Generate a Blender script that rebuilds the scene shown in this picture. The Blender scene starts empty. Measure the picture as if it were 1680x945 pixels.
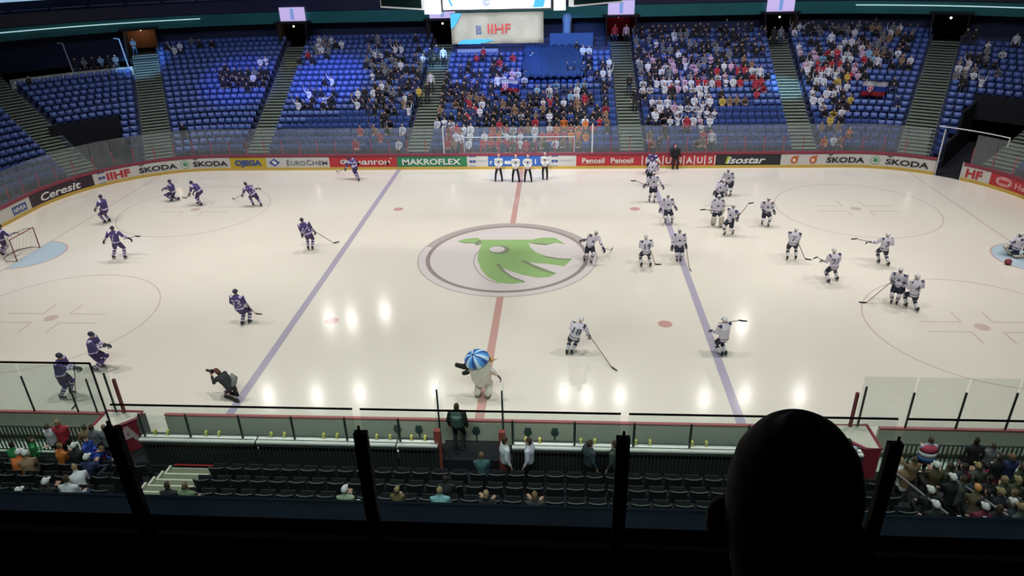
import bpy, bmesh, math, random
import numpy as np
from mathutils import Vector as V, Matrix, Euler
from mathutils.bvhtree import BVHTree
from mathutils.geometry import tessellate_polygon
rnd=random.Random(7)
sc=bpy.context.scene; COL=sc.collection
PI=math.pi
# ------------------------------------------------------------------ camera
W_,H_=1680,945
CAM=V((2.7403,-33.3582,14.8266)); YAW,PITCH,ROLL,F=-.0759,-.4623,-.0276,1160.34
fw=V((math.sin(YAW)*math.cos(PITCH),math.cos(YAW)*math.cos(PITCH),math.sin(PITCH)))
r0=V((math.cos(YAW),-math.sin(YAW),0)); u0=r0.cross(fw)
rt=r0*math.cos(ROLL)+u0*math.sin(ROLL); up=u0*math.cos(ROLL)-r0*math.sin(ROLL)
cd=bpy.data.cameras.new('camera'); cam=bpy.data.objects.new('camera',cd); COL.objects.link(cam)
cam.matrix_world=Matrix(((rt.x,up.x,-fw.x,CAM.x),(rt.y,up.y,-fw.y,CAM.y),(rt.z,up.z,-fw.z,CAM.z),(0,0,0,1)))
cd.sensor_width=36; cd.lens=36*F/W_; cd.clip_start=.05; cd.clip_end=300
sc.camera=cam
def ray(u,v): return fw+rt*((u-W_/2)/F)-up*((v-H_/2)/F)
def onz(u,v,z=0): d=ray(u,v); return CAM+d*((z-CAM.z)/d.z)
def ony(u,v,y): d=ray(u,v); return CAM+d*((y-CAM.y)/d.y)
# ------------------------------------------------------------------ world, light, exposure
sc.view_settings.view_transform='Standard'; sc.view_settings.look='None'
sc.view_settings.exposure=0; sc.view_settings.gamma=1; sc.view_settings.use_curve_mapping=False
w=bpy.data.worlds.new('hall_dark'); sc.world=w; w.use_nodes=True
w.node_tree.nodes['Background'].inputs[0].default_value=(.10,.14,.30,1)
w.node_tree.nodes['Background'].inputs[1].default_value=.02
def spot(name,loc,aim,watt,col,ang,rad=.5,blend=.5):
    l=bpy.data.lights.new(name,'SPOT'); l.energy=watt; l.color=col; l.spot_size=math.radians(ang); l.spot_blend=blend; l.shadow_soft_size=rad
    o=bpy.data.objects.new(name,l); COL.objects.link(o); o.location=loc
    o.rotation_euler=(V(aim)-V(loc)).to_track_quat('-Z','Y').to_euler(); return o
WARM=(1,.975,.93)
RINK=5200
# flood lamps over the far stand: their reflections are the bright glints on the ice
for (x,y) in ((-23.6,36),(-21,36),(-17.6,38),(22.6,35.4),(-25,20.9),(-20.3,21),(-16.3,21.6),(-9.1,22.3),(3.2,22.2),(5.3,21.7),(8.4,21.8),(16.1,21.6),(19.9,22.2),(24.9,22.3)):
    spot('flood_lamp',(x,y,24),(x*.55,-1,0),RINK*.08,WARM,74,.17)
for x in (-27,-16,-5.5,5.5,16,27):
    spot('flood_lamp',(x,-11,24),(x*.95,-8,0),RINK*1.05,WARM,80,.6)
for x in (-24,-14.5,-5,5,14.5,24):
    spot('flood_lamp',(x,8,26),(x*1.02,13,0),RINK*1.27,WARM,94,.8)
for x,y in ((-31,-2),(31,-2)):  # unseen pair added to even out the ice tone at both rink ends
    spot('flood_lamp',(x,y,25),(x*.88,-2,0),RINK*.8,WARM,70,.8)
# house light on the stands, with an added fill at the near boards
def area(name,loc,aim,watt,col,sx,sy,spread=150):
    l=bpy.data.lights.new(name,'AREA'); l.shape='RECTANGLE'; l.size=sx; l.size_y=sy; l.energy=watt; l.color=col; l.spread=math.radians(spread)
    o=bpy.data.objects.new(name,l); COL.objects.link(o); o.location=loc
    o.rotation_euler=(V(aim)-V(loc)).to_track_quat('-Z','Y').to_euler(); return o
area('house_fill',(-20,8,23),(-18,28,4),700,(.55,.66,1),24,3,110)
area('house_fill',(20,8,23),(18,28,4),1100,(.75,.8,1),24,3,110)
area('house_fill',(0,8,23),(0,28,4),650,(.65,.74,1),16,3,110)
area('house_fill',(0,-30,22),(0,-15.5,0),900,(.85,1,.92),26,2,80)  # unseen fill added to brighten the backs of the near boards
spot('banner_fill',(0,-26,21),(0,-1.5,11.5),34000,(.92,.96,1),17,.5,.7)  # added spot, no lamp of the hall: brightens the hanging cloth banner
# blue effect lights raking the far stand
BLUE=(.12,.35,1)
spot('effect_lamp',(-2,2,22),(3.5,30,5.5),42000,BLUE,16,.2,.6)
spot('effect_lamp',(2,2,22),(-3,29,4.5),34000,(.12,.25,1),18,.2,.6)
spot('effect_lamp',(-6,4,22),(-8.2,30.5,5.3),70000,(.2,.5,1),6,.2,.6)
spot('effect_lamp',(16,4,22),(20.6,25.5,3.6),70000,(.3,.66,1),7,.2,.6)
spot('effect_lamp',(-16,2,22),(-17,27,4),52000,(.08,.2,1),15,.2,.7)
spot('effect_lamp',(-20,2,22),(-24.5,27,4),26000,(.10,.18,1),15,.2,.7)
spot('effect_lamp',(14,2,22),(12,29,5),9000,(.12,.2,1),16,.2,.7)
spot('effect_lamp',(-20,8,21),(-21.3,30.2,5.3),9000,(1,.8,.25),2.6,.05,.7)
spot('effect_lamp',(-24,2,22),(-34,28.6,5.8),60000,(.25,.55,1),9,.2,.6)

# ------------------------------------------------------------------ materials
MATS={}
def mat(name,col,rough=.6,metal=0,emit=None,es=0,noise=0,nscale=8,spec=.5,alpha=None,bump=0):
    if name in MATS: return MATS[name]
    m=bpy.data.materials.new(name); m.use_nodes=True; nt=m.node_tree; b=nt.nodes['Principled BSDF']
    b.inputs['Base Color'].default_value=(*col,1); b.inputs['Roughness'].default_value=rough; b.inputs['Metallic'].default_value=metal
    b.inputs['Specular IOR Level'].default_value=spec
    if emit: b.inputs['Emission Color'].default_value=(*emit,1); b.inputs['Emission Strength'].default_value=es
    if alpha is not None: b.inputs['Alpha'].default_value=alpha
    if noise or bump:
        tc=nt.nodes.new('ShaderNodeTexCoord'); n=nt.nodes.new('ShaderNodeTexNoise'); n.inputs['Scale'].default_value=nscale; n.inputs['Detail'].default_value=4
        nt.links.new(tc.outputs['Object'],n.inputs['Vector'])
        if noise:
            r=nt.nodes.new('ShaderNodeValToRGB'); r.color_ramp.elements[0].color=(*[max(0,c*(1-noise)) for c in col],1); r.color_ramp.elements[1].color=(*[min(1,c*(1+noise)) for c in col],1)
            r.color_ramp.elements[0].position=.3; r.color_ramp.elements[1].position=.7
            nt.links.new(n.outputs['Fac'],r.inputs['Fac']); nt.links.new(r.outputs['Color'],b.inputs['Base Color'])
        if bump:
            bp=nt.nodes.new('ShaderNodeBump'); bp.inputs['Strength'].default_value=bump; bp.inputs['Distance'].default_value=.02
            nt.links.new(n.outputs['Fac'],bp.inputs['Height']); nt.links.new(bp.outputs['Normal'],b.inputs['Normal'])
    MATS[name]=m; return m
def ice(name,col,noise=.025):
    return mat(name,col,rough=.13,noise=noise,nscale=.22,spec=.5)
def glass(name,tint,haze,hz=(.8,.85,.85)):
    if name in MATS: return MATS[name]
    m=bpy.data.materials.new(name); m.use_nodes=True; nt=m.node_tree; nt.nodes.clear(); N=nt.nodes.new; L=nt.links.new
    o=N('ShaderNodeOutputMaterial'); t=N('ShaderNodeBsdfTransparent'); t.inputs[0].default_value=(*tint,1)
    d=N('ShaderNodeBsdfDiffuse'); d.inputs[0].default_value=(*hz,1); g=N('ShaderNodeBsdfGlossy'); g.inputs['Roughness'].default_value=.05
    x=N('ShaderNodeMixShader'); x.inputs[0].default_value=haze; y=N('ShaderNodeMixShader'); y.inputs[0].default_value=.03
    L(t.outputs[0],x.inputs[1]); L(d.outputs[0],x.inputs[2]); L(x.outputs[0],y.inputs[1]); L(g.outputs[0],y.inputs[2]); L(y.outputs[0],o.inputs[0])
    MATS[name]=m; return m
def objcol(name,rough=.8,dark=1):
    m=bpy.data.materials.new(name); m.use_nodes=True; nt=m.node_tree; b=nt.nodes['Principled BSDF']; b.inputs['Roughness'].default_value=rough
    i=nt.nodes.new('ShaderNodeObjectInfo'); nt.links.new(i.outputs['Color'],b.inputs['Base Color']); return m
def objrand(name,cols,rough=.8):
    m=bpy.data.materials.new(name); m.use_nodes=True; nt=m.node_tree; b=nt.nodes['Principled BSDF']; b.inputs['Roughness'].default_value=rough
    i=nt.nodes.new('ShaderNodeObjectInfo'); r=nt.nodes.new('ShaderNodeValToRGB'); r.color_ramp.interpolation='CONSTANT'
    while len(r.color_ramp.elements)<len(cols): r.color_ramp.elements.new(.5)
    for k,c in enumerate(cols): r.color_ramp.elements[k].position=k/len(cols); r.color_ramp.elements[k].color=(*c,1)
    nt.links.new(i.outputs['Random'],r.inputs[0]); nt.links.new(r.outputs[0],b.inputs['Base Color']); return m
M_white=mat('white_paint',(.72,.72,.70),.45); M_black=mat('black_paint',(.012,.013,.016),.5); M_red=mat('red_paint',(.50,.045,.05),.45)
M_yellow=mat('yellow_plastic',(.62,.42,.08),.4); M_steel=mat('grey_steel',(.35,.36,.38),.35,.8); M_rubber=mat('dark_rubber',(.02,.03,.028),.8)
M_skin=mat('skin',(.55,.33,.24),.6); M_hair=mat('brown_hair',(.04,.025,.015),.8)
M_conc=mat('stand_concrete',(.035,.045,.10),.8,noise=.2,nscale=2); M_step=mat('step_concrete',(.20,.235,.175),.8,noise=.15,nscale=3)
M_navy=mat('navy_wall',(.015,.022,.06),.7,noise=.15,nscale=1); M_dark=mat('dark_wall',(.0045,.0055,.010),.85)
M_teal=mat('teal_fascia',(.012,.16,.15),.5,noise=.15,nscale=.5)
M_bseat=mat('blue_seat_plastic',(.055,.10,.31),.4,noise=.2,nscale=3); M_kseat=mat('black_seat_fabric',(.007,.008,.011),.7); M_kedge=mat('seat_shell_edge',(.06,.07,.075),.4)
M_glass=glass('rink_glass',(.84,.89,.91),.12,(.72,.82,.84)); M_gclear=glass('rink_glass_clear_side',(.97,.98,.98),.0); M_gnear=glass('bench_glass',(.93,.96,.95),.03); M_gbal=glass('balcony_glass',(.93,.96,.95),.012)
_o1='first second third fourth fifth sixth seventh eighth ninth tenth eleventh twelfth thirteenth fourteenth fifteenth sixteenth seventeenth eighteenth nineteenth twentieth'.split()
def ordw(n):
    if n<=20: return _o1[n-1]
    t,r=divmod(n,10); return ('thirtieth','fortieth','fiftieth','sixtieth')[t-3] if r==0 else ('twenty-','thirty-','forty-','fifty-')[t-2]+_o1[r-1]
# ------------------------------------------------------------------ helpers
def tag(o,label,cat,group=None,kind=None):
    if label: o['label']=label
    if cat: o['category']=cat
    if group: o['group']=group
    if kind: o['kind']=kind
    return o
def link(name,me,mats=(),parent=None,smooth=False):
    if not isinstance(me,bpy.types.Mesh):
        bm=me; me=bpy.data.meshes.new(name); bm.to_mesh(me); bm.free()
    for m in (mats if isinstance(mats,(list,tuple)) else [mats]): me.materials.append(m)
    if smooth: me.polygons.foreach_set('use_smooth',[True]*len(me.polygons))
    o=bpy.data.objects.new(name,me); COL.objects.link(o)
    if parent is not None: o.parent=parent
    return o
def empty(name,loc,rz=0):
    o=bpy.data.objects.new(name,None); COL.objects.link(o); o.location=loc; o.rotation_euler=(0,0,rz); o.empty_display_size=.1; return o
def struct(name,me,mats): o=link(name,me,mats); o['kind']='structure'; return o
def dup(o,parent=None):
    c=o.copy(); COL.objects.link(c); c.parent=parent
    for ch in list(o.children):
        dup(ch,c)
    return c
def box(bm,x0,x1,y0,y1,z0,z1,mi=0,M=None):
    vs=[bm.verts.new((M@V(p)) if M else p) for p in ((x0,y0,z0),(x1,y0,z0),(x1,y1,z0),(x0,y1,z0),(x0,y0,z1),(x1,y0,z1),(x1,y1,z1),(x0,y1,z1))]
    for f in ((0,3,2,1),(4,5,6,7),(0,1,5,4),(1,2,6,5),(2,3,7,6),(3,0,4,7)):
        bm.faces.new([vs[i] for i in f]).material_index=mi
def ring(bm,c,ax,lat,w,d,n=10):
    ax=ax.normalized(); lat=(lat-ax*lat.dot(ax))
    if lat.length<1e-4: lat=ax.orthogonal()
    lat.normalize(); oth=ax.cross(lat)
    return [bm.verts.new(c+lat*(w*math.cos(2*PI*i/n))+oth*(d*math.sin(2*PI*i/n))) for i in range(n)]
def loft(bm,pts,rad,lat=None,n=10,cap=True,mis=None):
    """tapered tube through pts; rad = list of r or (w,d)"""
    pts=[V(p) for p in pts]; lat=V(lat) if lat is not None else V((1,0.01,0.02))
    R=[(r,r) if not isinstance(r,(tuple,list)) else r for r in rad]
    P=list(pts); 
    if cap:
        a=(pts[0]-pts[1]).normalized(); b=(pts[-1]-pts[-2]).normalized(); r0_=min(R[0]); r1_=min(R[-1])
        P=[pts[0]+a*r0_*.6]+P+[pts[-1]+b*r1_*.6]; R=[(R[0][0]*.55,R[0][1]*.55)]+R+[(R[-1][0]*.55,R[-1][1]*.55)]
        if mis: mis=[mis[0]]+list(mis)+[mis[-1]]
    rs=[]
    for i,p in enumerate(P):
        ax=(P[min(i+1,len(P)-1)]-P[max(i-1,0)])
        rs.append(ring(bm,p,ax,lat,R[i][0],R[i][1],n))
    for i in range(len(rs)-1):
        for k in range(n):
            f=bm.faces.new((rs[i][k],rs[i][(k+1)%n],rs[i+1][(k+1)%n],rs[i+1][k])); f.material_index=mis[i] if mis else 0
    bm.faces.new(rs[0][::-1]).material_index=mis[0] if mis else 0
    bm.faces.new(rs[-1]).material_index=mis[-1] if mis else 0
def remesh(bm,vox,smooth=2):
    bmesh.ops.recalc_face_normals(bm,faces=bm.faces)
    me=bpy.data.meshes.new('t'); bm.to_mesh(me); bm.free(); o=bpy.data.objects.new('t',me); COL.objects.link(o)
    m=o.modifiers.new('r','REMESH'); m.mode='VOXEL'; m.voxel_size=vox
    s=o.modifiers.new('s','SMOOTH'); s.factor=.5; s.iterations=smooth
    dg=bpy.context.evaluated_depsgraph_get(); out=bpy.data.meshes.new_from_object(o.evaluated_get(dg))
    bpy.data.objects.remove(o); bpy.data.meshes.remove(me); return out
def polyface(bm,pts,z,mi=0):
    vs=[bm.verts.new((p[0],p[1],z)) for p in pts]
    for t in tessellate_polygon([[V((p[0],p[1],0)) for p in pts]]):
        f=bm.faces.new([vs[i] for i in t]); f.material_index=mi
        f.normal_update()
        if f.normal.z<0: f.normal_flip()
def annulus(bm,cx,cy,r1,r2,z,a0=0,a1=2*PI,n=96,mi=0):
    k=max(4,int(n*(a1-a0)/(2*PI)))
    A=[(bm.verts.new((cx+r1*math.cos(a),cy+r1*math.sin(a),z)),bm.verts.new((cx+r2*math.cos(a),cy+r2*math.sin(a),z))) for a in (a0+(a1-a0)*i/k for i in range(k+1))]
    for i in range(k): bm.faces.new((A[i][0],A[i][1],A[i+1][1],A[i+1][0])).material_index=mi
def disc(bm,cx,cy,r,z,n=24,mi=0,rx=None):
    bm.faces.new([bm.verts.new((cx+(rx or r)*math.cos(2*PI*i/n),cy+r*math.sin(2*PI*i/n),z)) for i in range(n)]).material_index=mi
def quad(bm,x0,x1,y0,y1,z,mi=0):
    bm.faces.new([bm.verts.new(p) for p in ((x0,y0,z),(x1,y0,z),(x1,y1,z),(x0,y1,z))]).material_index=mi
_tc={}
def text_mesh(s,h,bold=.0,shear=0,ext=.0,wide=1):
    """mesh of a word, cap height h, centred on x, baseline at 0, in the xy plane"""
    c=bpy.data.curves.new('t','FONT'); c.body=s; c.size=h/.73; c.offset=bold; c.shear=shear; c.extrude=ext; c.align_x='CENTER'; c.resolution_u=3
    o=bpy.data.objects.new('t',c); COL.objects.link(o); dg=bpy.context.evaluated_depsgraph_get()
    me=bpy.data.meshes.new_from_object(o.evaluated_get(dg)); bpy.data.objects.remove(o); bpy.data.curves.remove(c)
    for v in me.vertices: v.co.x*=wide
    return me
# ------------------------------------------------------------------ bowl geometry
#LAYOUT
HL,HW,RC=30.5,15.2,8.5
CX,CY=HL-RC,HW-RC
D0,RP,Z0,RR=1.9,0.85,0.35,0.306
def arc(side,u,d):
    """point and outward yaw on the bowl: u metres along from the middle, d metres behind the boards"""
    r=RC+d; L=r*math.pi/2
    if u<=CX: x,y,a=u,HW+d,0.0
    elif u<=CX+L:
        t=(u-CX)/r; x,y,a=CX+r*math.sin(t),CY+r*math.cos(t),t
    else: x,y,a=HL+d,CY-(u-CX-L),math.pi/2
    return side*x,y,side*a
def aisle(n,r):   # centre of aisle n on a row of radius r
    return (7.95,20.0+.09*(r-RC),CX+math.radians(27.8)*r,CX+math.radians(54.5)*r)[n]
AW=(.85,.85,1.0,1.0)
def seats():
    """(block, row, index, x, y, z, yaw) ; block names run left to right"""
    out=[]
    for k in range(20):
        d=D0+RP*k+.5; r=RC+d; z=Z0+RR*k
        A=[aisle(n,r) for n in range(4)]
        blocks=[('centre',1,-A[0]+AW[0]+.15,A[0]-AW[0]-.15)]
        for s,nm in ((-1,'left'),(1,'right')):
            blocks+=[(nm+' inner',s,A[0]+AW[0]+.15,A[1]-AW[1]-.15),(nm+' middle',s,A[1]+AW[1]+.15,A[2]-AW[2]-.15),
                     (nm+' corner',s,A[2]+AW[2]+.15,A[3]-AW[3]-.15),(nm+' end',s,A[3]+AW[3]+.15,CX+r*math.pi/2+3)]
        for nm,s,a,b in blocks:
            if nm=='centre' and k>15: continue
            if nm=='left corner' and k>14: continue
            if nm=='right corner' and k>17: continue
            n=int((b-a)/.53)
            for i in range(n):
                u=a+(b-a)*(i+.5)/n
                th=math.degrees((u-CX)/r)
                if nm=='left corner' and th>37 and 3<=k<=6: continue
                if nm=='left corner' and k<3 and th>34: continue
                if nm=='right corner' and th>36.6 and k<9: continue
                x,y,a_=arc(s,u,d)
                out.append((nm,k,i,x,y,z,a_))
    return out
#END

def bp(s,d,z):
    """point on the board line: s metres clockwise from the middle of the far side, d outside it, height z"""
    side=1 if s>=0 else -1; a=abs(s); L=RC*PI/2
    if a<=CX: x,y=a,HW+d
    elif a<=CX+L:
        t=(a-CX)/RC; x,y=CX+(RC+d)*math.sin(t),CY+(RC+d)*math.cos(t)
    else: x,y=HL+d,CY-(a-CX-L)
    return V((side*x,y,z))
def strip(bm,s0,s1,d0,d1,z0,z1,mi=0,step=.5):
    """solid band that follows the board line"""
    n=max(1,int(math.ceil(abs(s1-s0)/step))); R=[]
    for i in range(n+1):
        s=s0+(s1-s0)*i/n; R.append([bm.verts.new(bp(s,d,z)) for d,z in ((d0,z0),(d1,z0),(d1,z1),(d0,z1))])
    for i in range(n):
        for k in range(4): bm.faces.new((R[i][k],R[i+1][k],R[i+1][(k+1)%4],R[i][(k+1)%4])).material_index=mi
    bm.faces.new(R[0][::-1]).material_index=mi; bm.faces.new(R[-1]).material_index=mi
def fan(bm,side,ua,ub,d0,d1,z0,z1,mi=0,step=.9):
    """solid terrace piece of the bowl between two along-distances given as functions of the radius"""
    n=max(1,int(math.ceil((ub(RC+d1)-ua(RC+d1))/step))); R=[]
    for i in range(n+1):
        row=[]
        for d,z in ((d0,z0),(d1,z0),(d1,z1),(d0,z1)):
            r=RC+d; u=ua(r)+(ub(r)-ua(r))*i/n; x,y,_=arc(side,u,d); row.append(bm.verts.new((x,y,z)))
        R.append(row)
    for i in range(n):
        for k in range(4): bm.faces.new((R[i][k],R[i+1][k],R[i+1][(k+1)%4],R[i][(k+1)%4])).material_index=mi
    bm.faces.new(R[0][::-1]).material_index=mi; bm.faces.new(R[-1]).material_index=mi
# ------------------------------------------------------------------ floor and ice
bm=bmesh.new(); pts=[]
for i in range(200):
    pass
per=[]
N=60
for q,(sx,sy) in enumerate(((1,1),(1,-1),(-1,-1),(-1,1))):
    for i in range(13):
        t=PI/2*i/12
        if q in (1,3): t=PI/2-t
        per.append((sx*(CX+RC*math.sin(t)),sy*(CY+RC*math.cos(t))))
polyface(bm,per,0)
ICE=ice('ice_surface',(.76,.71,.635))
floor=struct('floor',bm,ICE)
def paint(name,bm,mats,label=None):
    o=link(name,bm,mats,floor)
    if label: o['label']=label
    return o
I_red=ice('ice_red_paint',(.58,.34,.31)); I_blue=ice('ice_blue_paint',(.42,.385,.49)); I_faint=ice('ice_faint_red',(.60,.48,.44)); I_crease=ice('ice_crease_blue',(.46,.58,.68))
def clip_y(x): return HW if abs(x)<CX else CY+math.sqrt(max(0,RC**2-(abs(x)-CX)**2))
bm=bmesh.new(); quad(bm,-.16,.16,4.62,HW,.003); quad(bm,-.16,.16,-HW,-4.62,.003); paint('centre_line',bm,I_red)
for x in (-8.83,8.83):
    bm=bmesh.new(); quad(bm,x-.16,x+.16,-HW,HW,.003); paint('blue_line',bm,I_blue)
for x in (-26,26):
    bm=bmesh.new(); quad(bm,x-.04,x+.04,-clip_y(x),clip_y(x),.003); paint('goal_line',bm,I_faint)
    bm=bmesh.new(); s=-1 if x>0 else 1
    a0,a1=(-PI/2,PI/2) if s>0 else (PI/2,3*PI/2)
    k=[(x,-1.83)]+[(x+s*1.83*math.cos(a),1.83*math.sin(a)) for a in (-PI/2+PI*i/24 for i in range(25))]+[(x,1.83)]
    polyface(bm,k,.004); annulus(bm,x,0,1.80,1.86,.006,a0,a1,mi=1)
    paint('goal_crease',bm,[I_crease,I_red],'pale blue half circle crease with red edge')
for x in (-20,20):
    for y in (-7,7):
        bm=bmesh.new(); annulus(bm,x,y,4.47,4.53,.003); disc(bm,x,y,.30,.003)
        for sx in (-1,1):
            for sy in (-1,1):
                quad(bm,*sorted((x+sx*.6,x+sx*2.3)),*sorted((y+sy*.38,y+sy*.44)),.003)
                a=(x+sx*.6,y+sy*.42); quad(bm,*sorted((x+sx*.6,x+sx*.66)),*sorted((y+sy*.42,y+sy*1.32)),.0035)
        paint('face_off_circle',bm,I_faint)
for x in (-7.17,7.17):
    for y in (-7,7):
        bm=bmesh.new(); disc(bm,x,y,.30,.003); paint('face_off_spot',bm,I_red)
# centre emblem painted in the ice
I_lil=ice('ice_emblem_white',(.69,.63,.63)); I_ring=ice('ice_emblem_ring',(.33,.28,.26)); I_green=ice('ice_emblem_green',(.31,.48,.20)); I_gsh=ice('ice_emblem_shade',(.25,.29,.19)); I_thin=ice('ice_emblem_line',(.46,.41,.40))
def E_(x,y): p=onz(680+x/5.42,355+y/5.42); return (p.x,p.y)
bm=bmesh.new(); disc(bm,0,0,4.6,.004,96); annulus(bm,0,0,4.57,4.63,.006,mi=1); annulus(bm,0,0,3.98,4.2,.006,mi=2)
annulus(bm,0,0,4.2,4.57,.0055,math.radians(25),math.radians(165),mi=1)
body=[(375,225),(450,200),(565,190),(585,208),(1040,208),(1130,190),(1250,190),(1345,250),(1250,236),(1170,256),(1015,238),(1030,275),(1080,320),(1180,355),(1280,372),(1400,378),(1375,405),(1330,445),(1200,425),(1060,415),(930,392),(1000,430),(1120,480),(1255,512),(1200,540),(1100,548),(960,520),(820,475),(720,425),(775,490),(860,545),(985,585),(870,602),(740,590),(650,540),(590,470),(560,380),(570,310),(598,247),(552,262),(530,238)]
polyface(bm,[E_(*p) for p in body],.007,3)
for pl in ([(930,392),(985,392),(1060,430),(1255,505),(1255,516),(1120,485),(1000,430)],[(720,425),(755,425),(810,490),(870,535),(985,580),(975,590),(860,548),(775,490)],[(375,225),(470,232),(530,238),(570,215),(585,208),(600,245),(552,262),(530,243),(450,240)],[(1015,238),(1130,238),(1180,245),(1250,236),(1170,258),(1080,250)],[(1130,360),(1180,355),(1280,372),(1400,378),(1375,385),(1280,385)]):
    polyface(bm,[E_(*p) for p in pl],.0085,4)
polyface(bm,[E_(755+92*math.cos(a),298+38*math.sin(a)) for a in (2*PI*i/24 for i in range(24))],.0085,4)
polyface(bm,[E_(735+68*math.cos(a),294+27*math.sin(a)) for a in (2*PI*i/24 for i in range(24))],.010,0)
# thin outline left of the bird
o_=[(575,300),(545,330),(525,370),(520,420),(540,470),(580,520),(650,570),(740,602)]; i_=[(745,596),(655,560),(590,512),(552,465),(532,420),(537,372),(555,335),(583,304)]
polyface(bm,[E_(*p) for p in o_+i_],.0085,1)
paint('centre_emblem',bm,[I_lil,I_thin,I_ring,I_green,I_gsh],'round emblem with grey ring and green winged arrow')
# slab below everything
bm=bmesh.new(); box(bm,-62,62,-52,52,-.6,-.02); struct('floor_slab',bm,M_dark)
# ------------------------------------------------------------------ hall shell
bm=bmesh.new(); box(bm,-62,62,-52,52,30,30.5); struct('ceiling',bm,M_dark)
for nm,a in (('wall_far',(-62,62,52,52.5)),('wall_near',(-62,62,-52.5,-52)),('wall_left',(-62.5,-62,-52,52)),('wall_right',(62,62.5,-52,52))):
    bm=bmesh.new(); box(bm,a[0],a[1],a[2],a[3],-.6,30.5); struct(nm,bm,M_dark)
AIS=[(lambda r,n=n:aisle(n,r)) for n in range(4)]
END=lambda r:CX+r*PI/2+10
def bounds():
    B=[('centre',1,lambda r:-AIS[0](r)+AW[0],lambda r:AIS[0](r)-AW[0])]
    for s,nm in ((-1,'left'),(1,'right')):
        B+=[(nm+' inner',s,lambda r:AIS[0](r)+AW[0],lambda r:AIS[1](r)-AW[1]),(nm+' middle',s,lambda r:AIS[1](r)+AW[1],lambda r:AIS[2](r)-AW[2]),
            (nm+' corner',s,lambda r:AIS[2](r)+AW[2],lambda r:AIS[3](r)-AW[3]),(nm+' end',s,lambda r:AIS[3](r)+AW[3],END)]
    return B
NM={'centre':'behind the scorers\' bench','left inner':'left of centre','right inner':'right of centre','left middle':'between the left stairs','right middle':'between the right stairs','left corner':'in the left corner','right corner':'in the right corner','left end':'at the left end','right end':'at the right end'}
for nm,s,ua,ub in bounds():
    bm=bmesh.new()
    for k in range(21):
        if nm=='left corner' and k>15: continue
        z=Z0+RR*k; d=D0+RP*k; u2=ub
        if nm=='left corner' and k<7: u2=lambda r:CX+math.radians(36.5 if k>=3 else 33.5)*r
        if nm=='right corner' and k<9: u2=lambda r:CX+math.radians(37.2)*r
        fan(bm,s,ua,u2,d,d+RP+.02,-.02 if k<3 else z-1.2,z)
        if nm=='left corner' and 3<=k<7: fan(bm,s,lambda r:CX+math.radians(53.2)*r-.3,ub,d,d+RP+.02,z-1.2,z)
    o=struct('floor_terrace',bm,M_conc)
# tunnel mouth walls in the corners, near-black to stand for the dark void
bm=bmesh.new(); fan(bm,-1,lambda r:CX+math.radians(36.2)*r,lambda r:CX+math.radians(53.4)*r,7.7,7.84,-.02,Z0+RR*7+.55); struct('wall_tunnel',bm,M_dark)
bm=bmesh.new(); fan(bm,1,lambda r:CX+math.radians(37.2)*r,lambda r:CX+math.radians(53.4)*r,9.4,9.54,1.9,Z0+RR*9+.55); struct('wall_tunnel',bm,M_dark)
for s,a,d1 in ((-1,36.4,7.65),(1,37.4,9.35)):
    bm=bmesh.new(); fan(bm,s,lambda r:CX+math.radians(a)*r,lambda r:CX+math.radians(a)*r+.15,5.2 if s>0 else 4.4,d1,-.02,3.2)
    if s>0: fan(bm,s,lambda r:CX+math.radians(a)*r,lambda r:CX+math.radians(a)*r+.15,1.9,5.2,-.02,1.7); struct('wall_tunnel',bm,M_dark)
# stairs
for s in (-1,1):
    for n,nm in ((0,'inner'),(1,'outer'),(2,'corner'),(3,'end')):
        bm=bmesh.new(); h=RR/2
        for k in range(39 if n!=3 else 36):
            d=D0+RP/2*k; z=Z0-.1+h*k
            wf=1.0 if n<2 else 1
            fan(bm,s,lambda r:AIS[n](r)-AW[n],lambda r:AIS[n](r)+AW[n],d,d+RP/2+.01,z-.7,z,step=3)
            fan(bm,s,lambda r:AIS[n](r)-AW[n]*.96,lambda r:AIS[n](r)+AW[n]*.96,d-.012,d,z-.13,z-.03,1,step=3)
        o=struct('trim_stairs',bm,[M_step,M_dark]); o['label']='concrete stair flight'
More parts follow.
